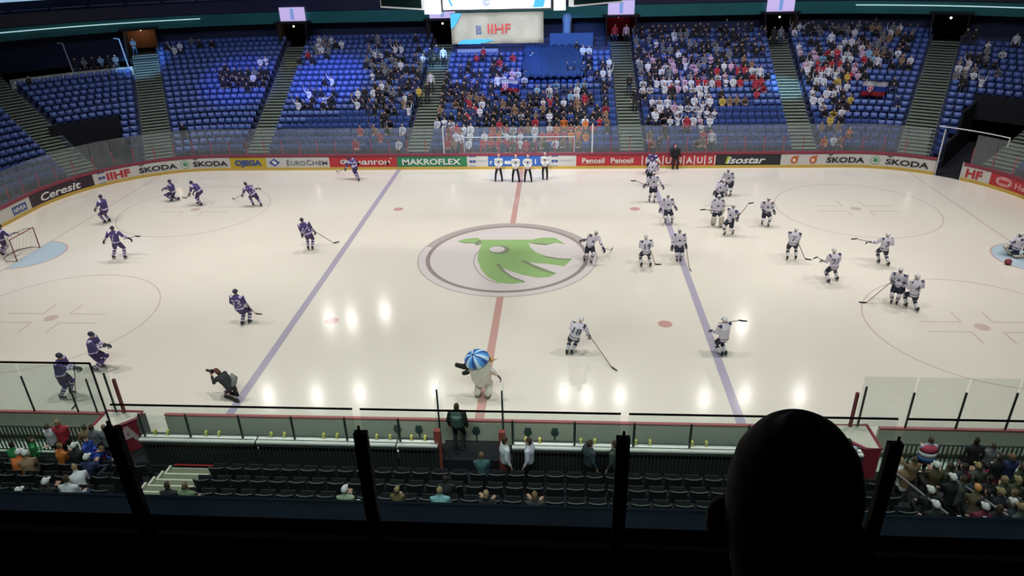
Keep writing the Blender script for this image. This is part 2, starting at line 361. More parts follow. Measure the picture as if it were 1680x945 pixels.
# wall behind the top rows, portals, fascia, upper tier
WD=19.9
for s in (-1,1):
    cuts=[('a',lambda r:0,lambda r:AIS[0](r)-1.25)]
    for n in range(4):
        cuts.append((n,lambda r,n=n:AIS[n](r)+1.25,(lambda r,n=n:AIS[n+1](r)-1.25) if n<3 else END))
    for c,ua,ub in cuts:
        bm=bmesh.new(); fan(bm,s,ua,ub,WD,WD+.3,Z0+RR*20-1,9.2); struct('wall_back',bm,M_navy)
    for n in range(4):
        bm=bmesh.new()   # portal passage: floor, two cheeks, back, lintel
        zf=Z0+RR*19
        ca,cb=(lambda r:AIS[n](r)-1.25),(lambda r:AIS[n](r)+1.25)
        fan(bm,s,ca,cb,17.4,23,zf-.7,zf-.32,0,3); fan(bm,s,ca,cb,22.8,23,zf,8.2,1,3)
        fan(bm,s,lambda r:AIS[n](r)-1.35,ca,17.6,23,zf-.6,8.2,0,3); fan(bm,s,cb,lambda r:AIS[n](r)+1.35,17.6,23,zf-.6,8.2,0,3)
        fan(bm,s,lambda r:AIS[n](r)-1.6,lambda r:AIS[n](r)+1.6,17.6,23,8.2,8.35,0,3)
        inner={(-1,2):mat('portal_brown_wall',(.30,.12,.05),.7),(-1,0):M_dark,(1,0):mat('portal_rose_light_wall',(.35,.03,.07),.7)}.get((s,n),M_dark)  # rose back wall: the portal's pink light put into its colour
        struct('door_%d'%(n*2+(s>0)+1),bm,[M_dark,inner])
    bm=bmesh.new(); fan(bm,s,lambda r:0,END,18.8,19.05,8.1,9.1); struct('trim_fascia',bm,M_teal)
    bm=bmesh.new(); fan(bm,s,lambda r:0,END,18.9,24,9.1,9.3); fan(bm,s,lambda r:0,END,23.8,24,9.3,30); struct('wall_upper',bm,M_navy)
    bm=bmesh.new(); fan(bm,s,lambda r:0,END,18.72,18.78,9.15,10.1,step=2); o=link('upper_balcony',bm,mat('balcony_front_grey',(.03,.03,.07),.3))
    tag(o,'dark balcony front above the green fascia, %s half of the hall'%('left' if s<0 else 'right'),'railing')
    bm=bmesh.new()
    for i in range(30):
        a=1.2+i*2.9
        P=[V((*arc(s,a+j*.65,18.9)[:2],10.32)) for j in range(5)]
        loft(bm,P,[.03]*5,n=6)
    o=link('balcony_rail',bm,mat('pale_rail',(.30,.28,.42),.4)); tag(o,'pale handrail sections along the upper balcony, %s half'%('left' if s<0 else 'right'),'railing')
def atlamp(s,n,col,watt,dz=7.9,r=.08,d=18.4):
    x,y,_=arc(s,aisle(n,RC+d),d); l=bpy.data.lights.new('portal_lamp','POINT'); l.energy=watt; l.color=col; l.shadow_soft_size=.1
    o=bpy.data.objects.new('portal_lamp',l); COL.objects.link(o); o.location=(x,y,dz-.25)
    bm=bmesh.new(); bmesh.ops.create_uvsphere(bm,u_segments=10,v_segments=8,radius=r)
    b=link('portal_lamp',bm,mat('lamp_glow_%d%d'%(n,s),col,emit=col,es=6)); b.location=(x,y,dz)
    tag(b,'small glowing lamp over the %s'%({(-1,2):'brown-walled portal in the left corner',(-1,1):'portal above the left outer stairs',(-1,0):'portal above the left inner stairs',(1,0):'rose-lit portal right of centre',(1,1):'portal above the right outer stairs',(1,2):'portal in the right corner'}[(s,n)]),'lamp')
atlamp(-1,2,(1,.75,.5),16,d=21.5); atlamp(-1,1,(1,.7,.4),14); atlamp(-1,0,(1,.8,.7),10); atlamp(1,0,(1,.15,.3),5,d=21.2); atlamp(1,1,(1,.6,.5),8); atlamp(1,2,(1,.9,.8),8)
# hanging signs above the portals
Mlav=mat('lavender_screen',(.4,.35,.6),emit=(.62,.50,.86),es=.75); Mlavb=mat('screen_blue_mark',(.1,.2,.5),emit=(.25,.38,.75),es=.7)
for s,n,lab in ((-1,1,'glowing lavender screen over the left outer stairs'),(-1,0,'glowing lavender screen half behind the hanging scoreboard'),(1,0,'glowing lavender screen over the rose-lit portal'),(1,1,'glowing lavender screen over the right outer stairs')):
    x,y,a=arc(s,aisle(n,RC+18.5),18.5); e=empty('portal_screen',(x,y,8.35)); tag(e,lab,'screen','lavender screens over the stairs')
    bm=bmesh.new(); box(bm,-1.15,1.15,-.03,.15,0,1.15); link('panel',bm,Mlav,e)
    bm=bmesh.new(); box(bm,-.16,.16,-.05,-.03,.1,1.05); link('blue_mark',bm,Mlavb,e)
# strip lights on the corner fascia
for s,a0,a1,lab in ((-1,CX+math.radians(17)*27,CX+math.radians(62)*27,'long thin white strip light curving along the left fascia'),(1,CX+math.radians(12.5)*27,CX+math.radians(62)*27,'long thin white strip light curving along the right fascia')):
    bm=bmesh.new(); P=[V((*arc(s,a0+(a1-a0)*i/30,18.72)[:2],8.78)) for i in range(31)]; loft(bm,P,[.035]*31,n=6)
    tag(link('strip_light',bm,mat('strip_glow',(.7,.9,.9),emit=(.6,.85,.9),es=.9)),lab,'lamp')
# bright banner wall high on the left
bm=bmesh.new(); fan(bm,-1,lambda r:CX+math.radians(35)*r,lambda r:CX+math.radians(70)*r,18.9,19.0,11.0,12.6,0,2)
tag(link('ribbon_screen',bm,mat('ribbon_glow',(.3,.45,.6),emit=(.28,.46,.66),es=.9,noise=0)),'pale blue glowing ribbon screen above the left balcony','screen')
# lit parapet on top of the left corner block, platform behind it
bm=bmesh.new(); fan(bm,-1,lambda r:AIS[2](r)+1.0,lambda r:AIS[3](r)-.9,14.9,15.05,4.6,5.62)
o=link('platform_parapet',bm,mat('pale_parapet',(.30,.32,.30),.6,noise=.5,nscale=2.2)); tag(o,'pale studded parapet above the seats of the left corner','wall')
for i in range(26):
    th=27.8+3+i*.83; x,y,a=arc(-1,CX+math.radians(th)*(RC+14.85),14.85); bm=bmesh.new(); box(bm,-.09,.09,-.05,.05,-.10,.10); q=link('stud',bm,mat('stud_pale',(.62,.66,.66),.5),o); q.location=(x,y,5.38); q.rotation_euler=(0,0,-a)
bm=bmesh.new(); fan(bm,-1,lambda r:AIS[2](r)+1.0,lambda r:AIS[3](r)-.9,15.05,20,4.6,4.8); struct('floor_platform',bm,M_dark)
for th,lab in ((41,'leaning grey steel mast on the left corner platform'),(31,'blue-lit mast at the edge of the left corner platform')):
    x,y,a=arc(-1,CX+math.radians(th)*24,15.6); bm=bmesh.new(); loft(bm,[(0,0,0),(-.3,0,3.0)],[.07,.06],n=8); loft(bm,[(-.3,0,3.0),(-.75,0,3.05)],[.05,.05],n=6)
    o=link('steel_mast',bm,mat('mast_grey',(.3,.32,.38),.4)); o.location=(x,y,4.8); tag(o,lab,'pole')
# top of the centre block: press desk, blue drape over the seats, blue parapet and shrouded tower
e=empty('press_desk',(-4.5,HW+D0+RP*16+.3,Z0+RR*16)); tag(e,'pale blue-white press desk below the grey cloth banner','desk')
bm=bmesh.new(); box(bm,-1.9,1.7,-.02,.02,.25,.80); link('front_panel',bm,mat('desk_pale',(.35,.42,.55),.5),e); bm=bmesh.new(); box(bm,-1.9,1.7,-.05,.6,.80,.86); link('desk_top',bm,mat('desk_dark',(.03,.03,.05)),e)
bm=bmesh.new(); nx=40; G=[]
for j in range(7):
    k=10+j; G.append([bm.verts.new((-.5+5.0*i/nx+.12*math.sin(j*2.1),HW+D0+RP*k+.25+.02*math.sin(i),Z0+RR*k+1.0+.08*math.sin(i*1.25)+.02*math.sin(i*.4+j))) for i in range(nx+1)])
for j in range(6):
    for i in range(nx): bm.faces.new((G[j][i],G[j][i+1],G[j+1][i+1],G[j+1][i]))
bmesh.ops.solidify(bm,geom=bm.faces[:],thickness=.02); tag(link('blue_drape',bm,mat('drape_blue',(.05,.11,.29),.8),None,True),'bright blue folded drape covering seats of the centre block','cloth')
bm=bmesh.new(); box(bm,1.7,5.5,HW+17.3,HW+17.5,Z0+RR*18,Z0+RR*18+1.15); tag(link('blue_parapet',bm,mat('parapet_blue',(.05,.11,.27),.6)),'blue cloth-covered parapet at the top of the centre block','parapet')
bm=bmesh.new(); loft(bm,[(3.2,HW+18.1,Z0+RR*18),(3.2,HW+18.1,7.6),(3.2,HW+18.1,8.3)],[.42,.36,.45],None,10); tag(link('shrouded_tower',bm,mat('shroud_pale_blue',(.22,.34,.50),.7),None,True),'pale blue shrouded camera tower above the centre block','tower')
# ------------------------------------------------------------------ hanging scoreboard (octagonal cube) with cloth banner
e=empty('hanging_scoreboard',(0.03,1.5,10.74)); tag(e,'white-framed hanging scoreboard with a grey cloth banner below it','scoreboard')
SC=V((0.03,1.5,10.74))
bn=mat('banner_cloth',(.62,.62,.58),.9,noise=.12,nscale=1.5,bump=.3)
bm=bmesh.new(); gx=14; gz=6; Vv=[[bm.verts.new((-1.95+3.9*i/gx,-3.5+.05*math.sin(i*1.7+j),.0+1.24*j/gz)) for i in range(gx+1)] for j in range(gz+1)]
for j in range(gz):
    for i in range(gx): bm.faces.new((Vv[j][i],Vv[j][i+1],Vv[j+1][i+1],Vv[j+1][i]))
bmesh.ops.solidify(bm,geom=bm.faces[:],thickness=.04)
banner=link('banner',bm,bn,e,True); banner['label']='grey cloth banner with red letters and blue corners'
def flat(name,me,mats,parent,loc,rot=(PI/2,0,0)):
    o=link(name,me,mats,parent); o.location=loc; o.rotation_euler=rot; return o
flat('lettering',text_mesh('IIHF',.40,.003,ext=.01,wide=1.1),mat('letter_red',(.5,.04,.05)),banner,(.08,-3.62,.42))
Mcr=mat('crest_blue',(.05,.10,.35)); Mcy=mat('cyan_ink',(.04,.38,.75))
bm=bmesh.new()
for (x,z) in ((0,0),(0,.12),(0,.24),(.12,0),(.12,.12),(.12,.24)): box(bm,x,x+.08,-.01,.0,z,z+.08)
o=link('crest',bm,Mcr,banner); o.location=(-.88,-3.6,.42)
bm=bmesh.new(); polyface(bm,[(-1.93,1.22),(-1.45,1.22),(-1.75,.75),(-1.93,.6)],0); polyface(bm,[(-1.7,.0),(-.7,.0),(-.55,.2),(-1.5,.17)],0); polyface(bm,[(-.6,.02),(-.1,.14),(-.45,.2),(-.7,.1)],.001)
flat('blue_print',bm,Mcy,banner,(0,-3.6,.01))
# screens round the cube
Mscr=mat('screen_white',(.8,.85,.9),emit=(.83,.93,1),es=1.0); Moff=mat('screen_off',(.01,.03,.03),.2); Mfr=mat('frame_white_glow',(.75,.75,.75),.4,emit=(.8,.85,.9),es=.25)  # faint glow added to the white scoreboard frames
def sface(cx,cy,ang,wd,z0,z1,screen,fr):
    R_=Matrix.Translation((cx,cy,0))@Matrix.Rotation(ang,4,'Z')
    bm=bmesh.new(); box(bm,-wd/2,wd/2,0,.25,z0,z1,0,R_)
    f=link('screen_frame',bm,fr,e); bm=bmesh.new(); box(bm,-wd/2+.07,wd/2-.07,-.03,0,z0+.07,z1-.07,0,R_); link('screen',bm,screen,f); return R_
sface(0,-3.42,0,4.62,1.30,4.4,Mscr,M_black)
sface(-2.7,-3.36,0,.72,1.2,4.4,Mfr,Mfr).copy(); sface(2.62,-3.36,0,.5,1.25,4.4,Mfr,Mfr)
sface(-4.25,-2.3,-math.radians(36),2.7,1.35,4.2,Moff,Mfr); sface(4.25,-2.2,math.radians(38),2.8,1.35,4.2,Moff,Mfr)
bm=bmesh.new(); box(bm,-1.1,1.1,.5,2.5,1.6,4.3); box(bm,-2.9,2.9,-3.1,2.8,1.5,4.3); box(bm,-.15,.15,0,.3,4.3,19.2); link('core',bm,M_black,e)
flat('lettering',text_mesh('©',.30,.004,ext=.01),Mcr,e,(-.42,-3.47,1.50)); bm=bmesh.new(); polyface(bm,[(-1.9,.1),(-1.8,.1),(-2.2,.9),(-2.3,.9)],0); flat('blue_slash',bm,Mcy,e,(0,-3.46,1.4)); bm=bmesh.new(); polyface(bm,[(1.5,.0),(1.95,.0),(2.2,.9),(1.8,.9)],0); flat('blue_slash',bm,Mcy,e,(0,-3.46,1.4))
# ------------------------------------------------------------------ boards, advertising, glass
C_ad={'white':(.66,.64,.60),'black':(.018,.022,.025),'maroon':(.035,.016,.03),'yellow':(.60,.44,.02),'red':(.52,.03,.04),'green':(.03,.24,.10),'blue':(.03,.13,.48)}
M_ad={k:mat('board_'+k,c,.4) for k,c in C_ad.items()}
M_ink=mat('ink_black',(.02,.025,.03),.5); M_cap=mat('board_red_cap',(.27,.04,.07),.5); M_capn=mat('near_board_red_cap',(.42,.14,.14),.5); M_wl=mat('white_lettering',(.8,.8,.78),.5)
M_gl=mat('green_ink',(.10,.32,.14),.5); M_bl=mat('blue_ink',(.04,.09,.30),.5); M_or=mat('orange_ink',(.62,.14,.03),.5); M_grey=mat('grey_ink',(.16,.18,.20),.5)
def wrap(me,s,z,dd=-.035):
    for v in me.vertices: v.co=bp(s+v.co.x,dd-v.co.z,z+v.co.y)
    return me
def word(b,txt,s,h,m,z=.36,bold=.012,shear=0,width=None,name='lettering'):
    me=text_mesh(txt,h,bold,shear,.004); 
    if width:
        xs=[v.co.x for v in me.vertices]; k=width/(max(xs)-min(xs)); c=(max(xs)+min(xs))/2
        for v in me.vertices: v.co.x=(v.co.x-c)*k
    return link(name,wrap(me,s,z),m,b)
def mark(b,pts,s,z,m,name='logo',dd=-.036):
    bm=bmesh.new(); polyface(bm,pts,0); me=bpy.data.meshes.new(name); bm.to_mesh(me); bm.free(); return link(name,wrap(me,s,z,dd),m,b)
def caron(b,s):
    mark(b,[(-.16,.20),(0,.08),(.16,.20),(.16,.13),(0,.01),(-.16,.13)],s,.80,M_ink,'caron',-.04)
def circ(r,rx=None,n=20,cx=0,cy=0): return [(cx+(rx or r)*math.cos(2*PI*i/n),cy+r*math.sin(2*PI*i/n)) for i in range(n)]
def rec(x0,x1,y0,y1): return [(x0,y0),(x1,y0),(x1,y1),(x0,y1)]
def board(s0,s1,col,label):
    bm=bmesh.new(); strip(bm,s0,s1,-.02,.12,.2,.95); o=link('advertising_board',bm,M_ad[col]); tag(o,label,'rink board')
    bm=bmesh.new(); strip(bm,s0,s1,-.05,.12,0,.2); link('kick_strip',bm,M_yellow,o)
    bm=bmesh.new(); strip(bm,s0,s1,-.04,.16,.97,1.13); link('cap_rail',bm,M_cap,o)
    return o
def roundel(b,s,z=.57):
    mark(b,circ(.30),s,z,M_gl,'logo',-.030); mark(b,circ(.25),s,z,M_wl,'logo',-.034); mark(b,circ(.13,.18),s+.02,z-.02,M_gl,'logo',-.038); mark(b,[(-.2,.1),(.2,.1),(.1,.17),(-.1,.17)],s,z,M_gl,'logo',-.038)
def crest(b,s):
    for dx in (-.12,.12):
        for dz in (-.2,0,.2): mark(b,rec(dx-.105,dx+.105,dz-.085,dz+.085),s,.57+dz,M_bl if dz>-.1 else mat('ink_sky',(.15,.35,.6)),'logo')
B=[]
b=board(-44,-37.3,'white','plain white board section at the left end behind the goal'); B.append((-44,-37.3,b))
b=board(-37.3,-35.3,'white','short white board section with a blue name box, left of the black one'); B.append((-37.3,-35.3,b)); mark(b,rec(-.62,.62,.02,.50),-36.3,.28,M_bl,'name_box',-.03); word(b,'NIVEA',-36.3,.28,M_wl,.40,.006)
b=board(-35.3,-30.5,'maroon','near-black board section with bold white lettering in the left corner'); B.append((-35.3,-30.5,b)); word(b,'Ceresit',-32.9,.48,M_wl,.32,.014,.2,3.0); mark(b,circ(.06),-31.75,.93,mat('ink_pink',(.7,.1,.15)),'logo')
b=board(-30.5,-27.8,'white','white board section with blue crest and red capital letters, left corner'); B.append((-30.5,-27.8,b)); crest(b,-29.95); word(b,'IIHF',-28.85,.50,mat('letter_red',(.5,.04,.05)),.32,.028,0,1.55)
b=board(-27.8,-21.2,'white','white board section with two black car-maker names and green roundel, left'); B.append((-27.8,-21.2,b)); caron(b,-27.28); word(b,'SKODA',-26.25,.36,M_ink,.36,.016,0,2.5); roundel(b,-24.45); caron(b,-23.68); word(b,'SKODA',-22.65,.36,M_ink,.36,.016,0,2.5)
b=board(-21.2,-18.5,'yellow','yellow board section with dark blue capitals'); B.append((-21.2,-18.5,b)); word(b,'OJEGA',-19.85,.38,M_bl,.38,.03,0,2.0)
b=board(-18.5,-13.85,'white','white board section with grey capitals and a blue diamond'); B.append((-18.5,-13.85,b)); word(b,'E',-16.9,.40,M_grey,.38,.006); word(b,'URO',-16.15,.32,M_grey,.38,.004,0,1.05); word(b,'C',-15.35,.40,M_grey,.38,.006); word(b,'HEM',-14.55,.32,M_grey,.38,.004,0,1.1)
mark(b,[(-.42,0),(0,.3),(.42,0),(0,-.3)],-17.9,.57,M_bl,'logo',-.03); mark(b,[(-.2,.06),(.0,.16),(.2,-.06),(0,-.16)],-17.9,.57,M_wl,'logo',-.034)
b=board(-13.85,-8.93,'red','red board section with white Cyrillic lettering, left of the green board'); B.append((-13.85,-8.93,b)); word(b,'Финалгон',-11.25,.36,M_wl,.40,.010,0,3.6); mark(b,circ(.05),-9.35,.85,M_wl,'logo')
b=board(-8.93,-3.9,'green','green board section with bold white capitals'); B.append((-8.93,-3.9,b)); word(b,'MAKROFLEX',-6.45,.42,M_wl,.37,.016,0,4.2)
b=board(-3.9,-2.4,'white','small white board section between the green and the blue board'); B.append((-3.9,-2.4,b)); crest(b,-3.5); mark(b,rec(-.35,.35,-.03,.03),-2.85,.62,mat('ink_pale',(.45,.5,.5)),'logo')
b=board(-2.4,1.87,'blue','bright blue board section behind the four referees'); B.append((-2.4,1.87,b)); word(b,'r',-2.2,.3,M_wl,.38,.02); word(b,'ess',-.95,.34,M_wl,.38,.02); word(b,'n',.15,.34,M_wl,.38,.02); word(b,'i',.95,.36,M_wl,.38,.02); word(b,'k',1.62,.36,M_wl,.38,.02)
b=board(1.87,3.81,'white','small white board section between the blue and the red board'); B.append((1.87,3.81,b)); crest(b,2.3); mark(b,rec(-.5,.5,-.03,.03),3.1,.62,mat('ink_pale',(.45,.5,.5)),'logo')
b=board(3.81,8.3,'red','red board section with the same white word twice'); B.append((3.81,8.3,b))
for s_ in (5.0,7.0): word(b,'Penosil',s_,.36,M_wl,.42,.010,0,1.55); mark(b,rec(-.7,.7,-.015,.015),s_,.34,mat('ink_gold',(.6,.35,.12)),'logo')
b=board(8.3,13.44,'red','red board section with white capitals in separate boxes'); B.append((8.3,13.44,b))
for i,ch in enumerate('BAUHAUS'):
    s_=8.75+i*.715; word(b,ch,s_+.02,.44,M_wl,.36,.014,name='letter_'+ch.lower()); mark(b,rec(-.035,.035,-.33,.33),s_-.355,.58,M_wl,'divider')
mark(b,rec(-.035,.035,-.33,.33),13.36,.58,M_wl,'divider')
b=board(13.44,17.83,'black','black board section with slanted white lettering and lime mark'); B.append((13.44,17.83,b)); word(b,'isostar',15.5,.50,M_wl,.33,.014,.3,2.6); mark(b,[(-.16,-.28),(.02,-.28),(.14,.22),(-.04,.22)],14.25,.60,mat('ink_lime',(.55,.6,.04)),'logo')
b=board(17.83,27.66,'white','long white board section with orange marks and two black car-maker names, right'); B.append((17.83,27.66,b))
for s_ in (18.75,20.0): mark(b,circ(.27,.25),s_,.55,M_or,'logo',-.03); mark(b,circ(.12,.1),s_-.02,.53,M_wl,'logo',-.034); mark(b,[(.05,.1),(.32,.3),(.2,.32),(0,.2)],s_,.55,M_or,'logo',-.038)
caron(b,21.12); word(b,'SKODA',22.15,.37,M_ink,.36,.016,0,2.5); roundel(b,24.05); caron(b,24.92); word(b,'SKODA',26.0,.37,M_ink,.36,.016,0,2.6)
b=board(29.29,31.0,'white','short white board section with two red capitals right of the dark gate'); B.append((29.29,31.0,b)); word(b,'HF',30.0,.54,mat('letter_red',(.5,.04,.05)),.30,.03,0,1.0)
b=board(31.0,37,'red','red board section with a white oval in the right corner'); B.append((31.0,37,b)); M_pk=mat('ink_rose',(.75,.35,.36)); mark(b,circ(.30,.55),31.9,.58,M_pk,'logo',-.028); mark(b,circ(.25,.49),31.9,.58,M_ad['red'],'logo',-.032); word(b,'Henkel',31.9,.22,M_wl,.48,.012,0,.85); word(b,'Henkel',33.5,.36,M_pk,.40,.015,0,1.7)
b=board(37,44,'white','plain white board section at the far right end behind the goal'); B.append((37,44,b))
def desc(s):
    for s0,s1,b in B:
        if s0<=s<=s1: return b['label']
    return 'dark gate'
ADJ=lambda l: l.replace(' board section','').split(' with ')[0].split(', ')[0]
SHORT={}
for s0,s1,b in B:
    SHORT[b.name]=b['label']
def shorter(lbl,n=9):
    return ' '.join(lbl.split()[:n])
gl=[]
s_=-43.2
while s_<43.5:
    mid=s_+.65
    if not(27.3<mid<29.6):
        bm=bmesh.new(); strip(bm,s_+.02,s_+1.28,.04,.055,1.13,3.0,step=.65)
        for i_,f_ in enumerate(bm.faces): f_.material_index=0 if i_%4==3 and i_<len(bm.faces)-2 else 1
        o=link('rink_glass',bm,[M_glass,M_gclear])
        k=[b for a,c,b in B if a<=mid<=c][0]
        cnt=len([1 for q in gl if q==k.name])+1; gl.append(k.name)
        tag(o,'%s clear pane above the %s'%(ordw(cnt),k['label'].replace(' board section','').replace('board ','')) ,'glass pane','panes of glass on the rink boards')
        wtall=abs(s_+5.2)<.66 or abs(s_-5.1)<.66
        bm=bmesh.new(); p=bp(s_,.07,1.13); q=bp(s_,.07,3.05 if wtall else 2.15); loft(bm,[p,q],[.05 if wtall else .032]*2,n=8)
        o=link('glass_post',bm,M_white if wtall else mat('post_red',(.42,.06,.08),.5))
        tag(o,('tall white post at the %s end of the scorers\' enclosure'%('left' if s_<0 else 'right')) if wtall else '%s red post above the %s'%(ordw(cnt),k['label'].replace(' board section','').replace('board ','')),'post',None if wtall else 'red posts between the panes')
    s_+=1.3
for o in bpy.data.objects:     # keep those labels short
    if o.name.startswith(('rink_glass','glass_post')):
        l=o['label'].split(); 
        if len(l)>16: o['label']=' '.join(l[:16])
# gate: white door leaf edges and white beam on top
bm=bmesh.new()
for a,z in ((27.72,3.0),(29.22,1.13)): loft(bm,[bp(a,.05,0),bp(a,.05,z)],[.045,.045],n=8)
tag(link('gate_frame',bm,M_white),'white frame posts of the dark open gate in the right corner','gate')
bm=bmesh.new(); loft(bm,[bp(27.3+i*.5,.3,3.12) for i in range(9)],[.035]*9,n=6); loft(bm,[bp(31.3,.3,3.12),bp(31.3,.3,2.6)],[.05,.05],n=6); tag(link('gate_beam',bm,M_white),'white top beam running over the dark gate','beam')
bm=bmesh.new(); loft(bm,[bp(27.9+i*.3,.6,0) for i in range(5)],[(.03,.03)]*5,n=4); bm.free()
# scorers' enclosure behind the far boards
e=empty('scorers_enclosure',(0,16.6,0)); tag(e,'white-framed scorers\' enclosure behind the blue board','enclosure')
bm=bmesh.new(); zt=ony(850,225,17.1).z
loft(bm,[(-4.3,.5,zt),(3.7,.5,zt)],[.035,.035],n=6)
for x in (-4.3,3.7): loft(bm,[(x,.5,0),(x,.5,zt)],[.035,.035],n=6)
link('frame',bm,M_white,e)
bm=bmesh.new(); box(bm,-4.6,4.6,-.45,.1,.72,.78); box(bm,-4.6,4.6,-.45,-.4,0,.72); link('table',bm,mat('table_top',(.25,.2,.18)),e)
# near boards (seen from behind): team benches
Mback=mat('board_back',(.52,.53,.44),.5,noise=.05,nscale=1); 
def nearboard(x0,x1,label,green=False):
    e=empty('bench_board',((x0+x1)/2,-HW,0)); tag(e,label,'rink board'); h=(x1-x0)/2
    bm=bmesh.new(); box(bm,-h,h,-.10,.02,.06,1.0); link('panel',bm,Mback,e)
    bm=bmesh.new(); box(bm,-h,h,-.11,.0,1.05,1.10); link('cap_rail',bm,M_capn,e)
    bm=bmesh.new(); box(bm,-h,h,.02,.05,0,.2); link('kick_strip',bm,M_yellow,e)
    bm=bmesh.new(); box(bm,-h,h,-.14,-.10,.03,.16); link('skirting',bm,mat('skirting_olive',(.10,.11,.05)),e)
    return e
L=[(-10.15,-4.4,'grey-green back of the long red-capped board at the left bench',()),(-4.4,-1.0,'grey-green board back with two dark latches beside the man in the vest',(-2.45,-1.75)),(-1.0,1.05,'grey-green board back between the two team benches',(.1,)),(1.05,4.7,'grey-green board back with dark latches behind the two men in white',(1.75,2.6)),(4.7,11.0,'grey-green back of the long red-capped board at the right bench',())]
for x0,x1,lb,la in L:
    e=nearboard(x0,x1,lb)
    for a in la:
        bm=bmesh.new(); box(bm,-.09,.09,-.16,-.10,.62,.86); box(bm,-.02,.02,-.13,-.10,.1,.62); box(bm,-.12,.12,-.17,-.13,.7,.76); o=link('latch',bm,mat('latch_dark_green',(.03,.07,.06)),e); o.location.x=a-(x0+x1)/2
e=nearboard(-17.5,-12.15,'red-capped near board left of the bench gate'); e=nearboard(12.5,17.8,'red-capped near board on the right in front of the crowd')
def endbox(sg,label):
    e=empty('bench_end_board',(sg*11.55,-15.2,0)); tag(e,label,'rink board')
    xi=-sg*.62
    bm=bmesh.new()
    P=[(sg*.6,0),(xi,0),(xi,-.36),(sg*.15,-1.12),(sg*.6,-1.12)]
    top=[bm.verts.new((x,y,1.12)) for x,y in P]; bot=[bm.verts.new((x,y,0)) for x,y in P]
    bm.faces.new(top).material_index=1; n=len(P)
    for i in range(n): bm.faces.new((top[i],top[(i+1)%n],bot[(i+1)%n],bot[i]))
    bmesh.ops.recalc_face_normals(bm,faces=bm.faces)
    link('body',bm,[mat('board_crimson',(.30,.03,.05),.5),mat('board_top_cream',(.62,.60,.52),.5)],e)
    bm=bmesh.new(); PP=[V((x,y,1.12)) for x,y in P]; PP.append(PP[0]); loft(bm,PP,[(.055,.04)]*len(PP),n=6); link('cap_rail',bm,M_cap,e)
    ang=math.atan2(-.63,(.62+.25)*sg)
    a=V((xi,-.36,0)); b_=V((sg*.15,-1.12,0)); mid=a*.66+b_*.34; nrm=V(((b_-a).y,-(b_-a).x,0)).normalized()
    if nrm.y>0: nrm=-nrm
    me=text_mesh('A',.62,.03,ext=.01); o=link('lettering',me,mat('letter_rose',(.62,.44,.48)),e); o.location=mid+nrm*.03+V((0,0,.38))
    xa=V((-nrm.y,nrm.x,0)); zz=V((0,0,1)); o.rotation_euler=Matrix((( xa.x,0,nrm.x),(xa.y,0,nrm.y),(0,1,0))).to_euler()
    bm=bmesh.new(); c_=a+V((0,0,0)); box(bm,-.10,.02,-.02,.45,0,1.0); o=link('end_post',bm,mat('post_dark_green',(.06,.08,.07)),e); o.location=a+V((.0 if sg<0 else .1,0,0))
    return e
endbox(-1,'red corner piece with cream top and a pale letter A at the left bench'); endbox(1,'red corner piece with cream top behind the bald head')
# glass and posts of the near boards
Mpk=mat('post_near_dark',(.03,.035,.035),.4); Mpr=mat('post_near_red',(.16,.03,.035),.5)
for x,z,m,r,lb in ((-14.62,2.47,Mpk,.03,'thin dark post left of the skater in navy'),(-13.1,2.4,Mpk,.03,'thin dark post right of the navy skater by the glass'),(-12.45,2.4,Mpk,.03,'short thin dark post between the navy skaters'),(-11.79,2.63,Mpk,.035,'dark post just left of the thick red-brown post'),(-11.52,2.40,Mpr,.06,'thick red-brown post above the left bench corner'),(11.63,2.33,Mpr,.06,'thick red-brown post above the bald head'),(11.85,2.56,Mpk,.035,'dark post just right of the thick red-brown post'),(13.26,2.37,Mpk,.035,'dark glass post nearest the right balcony post'),(14.74,2.40,Mpk,.035,'dark glass post above the tricolour shirt'),(16.18,2.42,Mpk,.035,'rightmost dark glass post'),(-16.2,2.4,Mpk,.03,'leftmost thin dark post on the near boards')):
    bm=bmesh.new(); loft(bm,[(0,0,0),(0,0,z-1.1)],[r,r],n=8); o=link('glass_post',bm,m); o.location=(x,-15.25,1.1); tag(o,lb,'post')
for i,(x0,x1) in enumerate(((-17.6,-16.2),(-16.2,-14.62),(-14.62,-13.1),(-13.1,-11.6),(11.7,13.26),(13.26,14.74),(14.74,16.18),(16.18,17.8))):
    bm=bmesh.new(); box(bm,x0+.03,x1-.03,-15.26,-15.245,1.13,2.93); o=link('rink_glass',bm,M_gnear)
    tag(o,('clear pane on the near boards, %s of four from the %s'%(('first','second','third','last')[i%4],'left edge' if i<4 else 'bald head')),'glass pane')
for x,lb in ((-.95,'tall glass partition left of the man in the vest'),(1.02,'tall glass partition left of the men in white')):
    e=empty('glass_partition',(x,-15.75,0)); tag(e,lb,'partition')
    bm=bmesh.new(); box(bm,-.008,.008,-.6,.5,.5,2.6); link('pane',bm,M_gnear,e); bm=bmesh.new(); loft(bm,[(0,-.15,0),(0,-.15,2.66)],[.03,.03],n=8); link('post',bm,Mpk,e)
    bm=bmesh.new(); box(bm,-.1,.1,-.66,-.5,0,1.5); link('base',bm,mat('partition_red',(.30,.06,.05)),e)
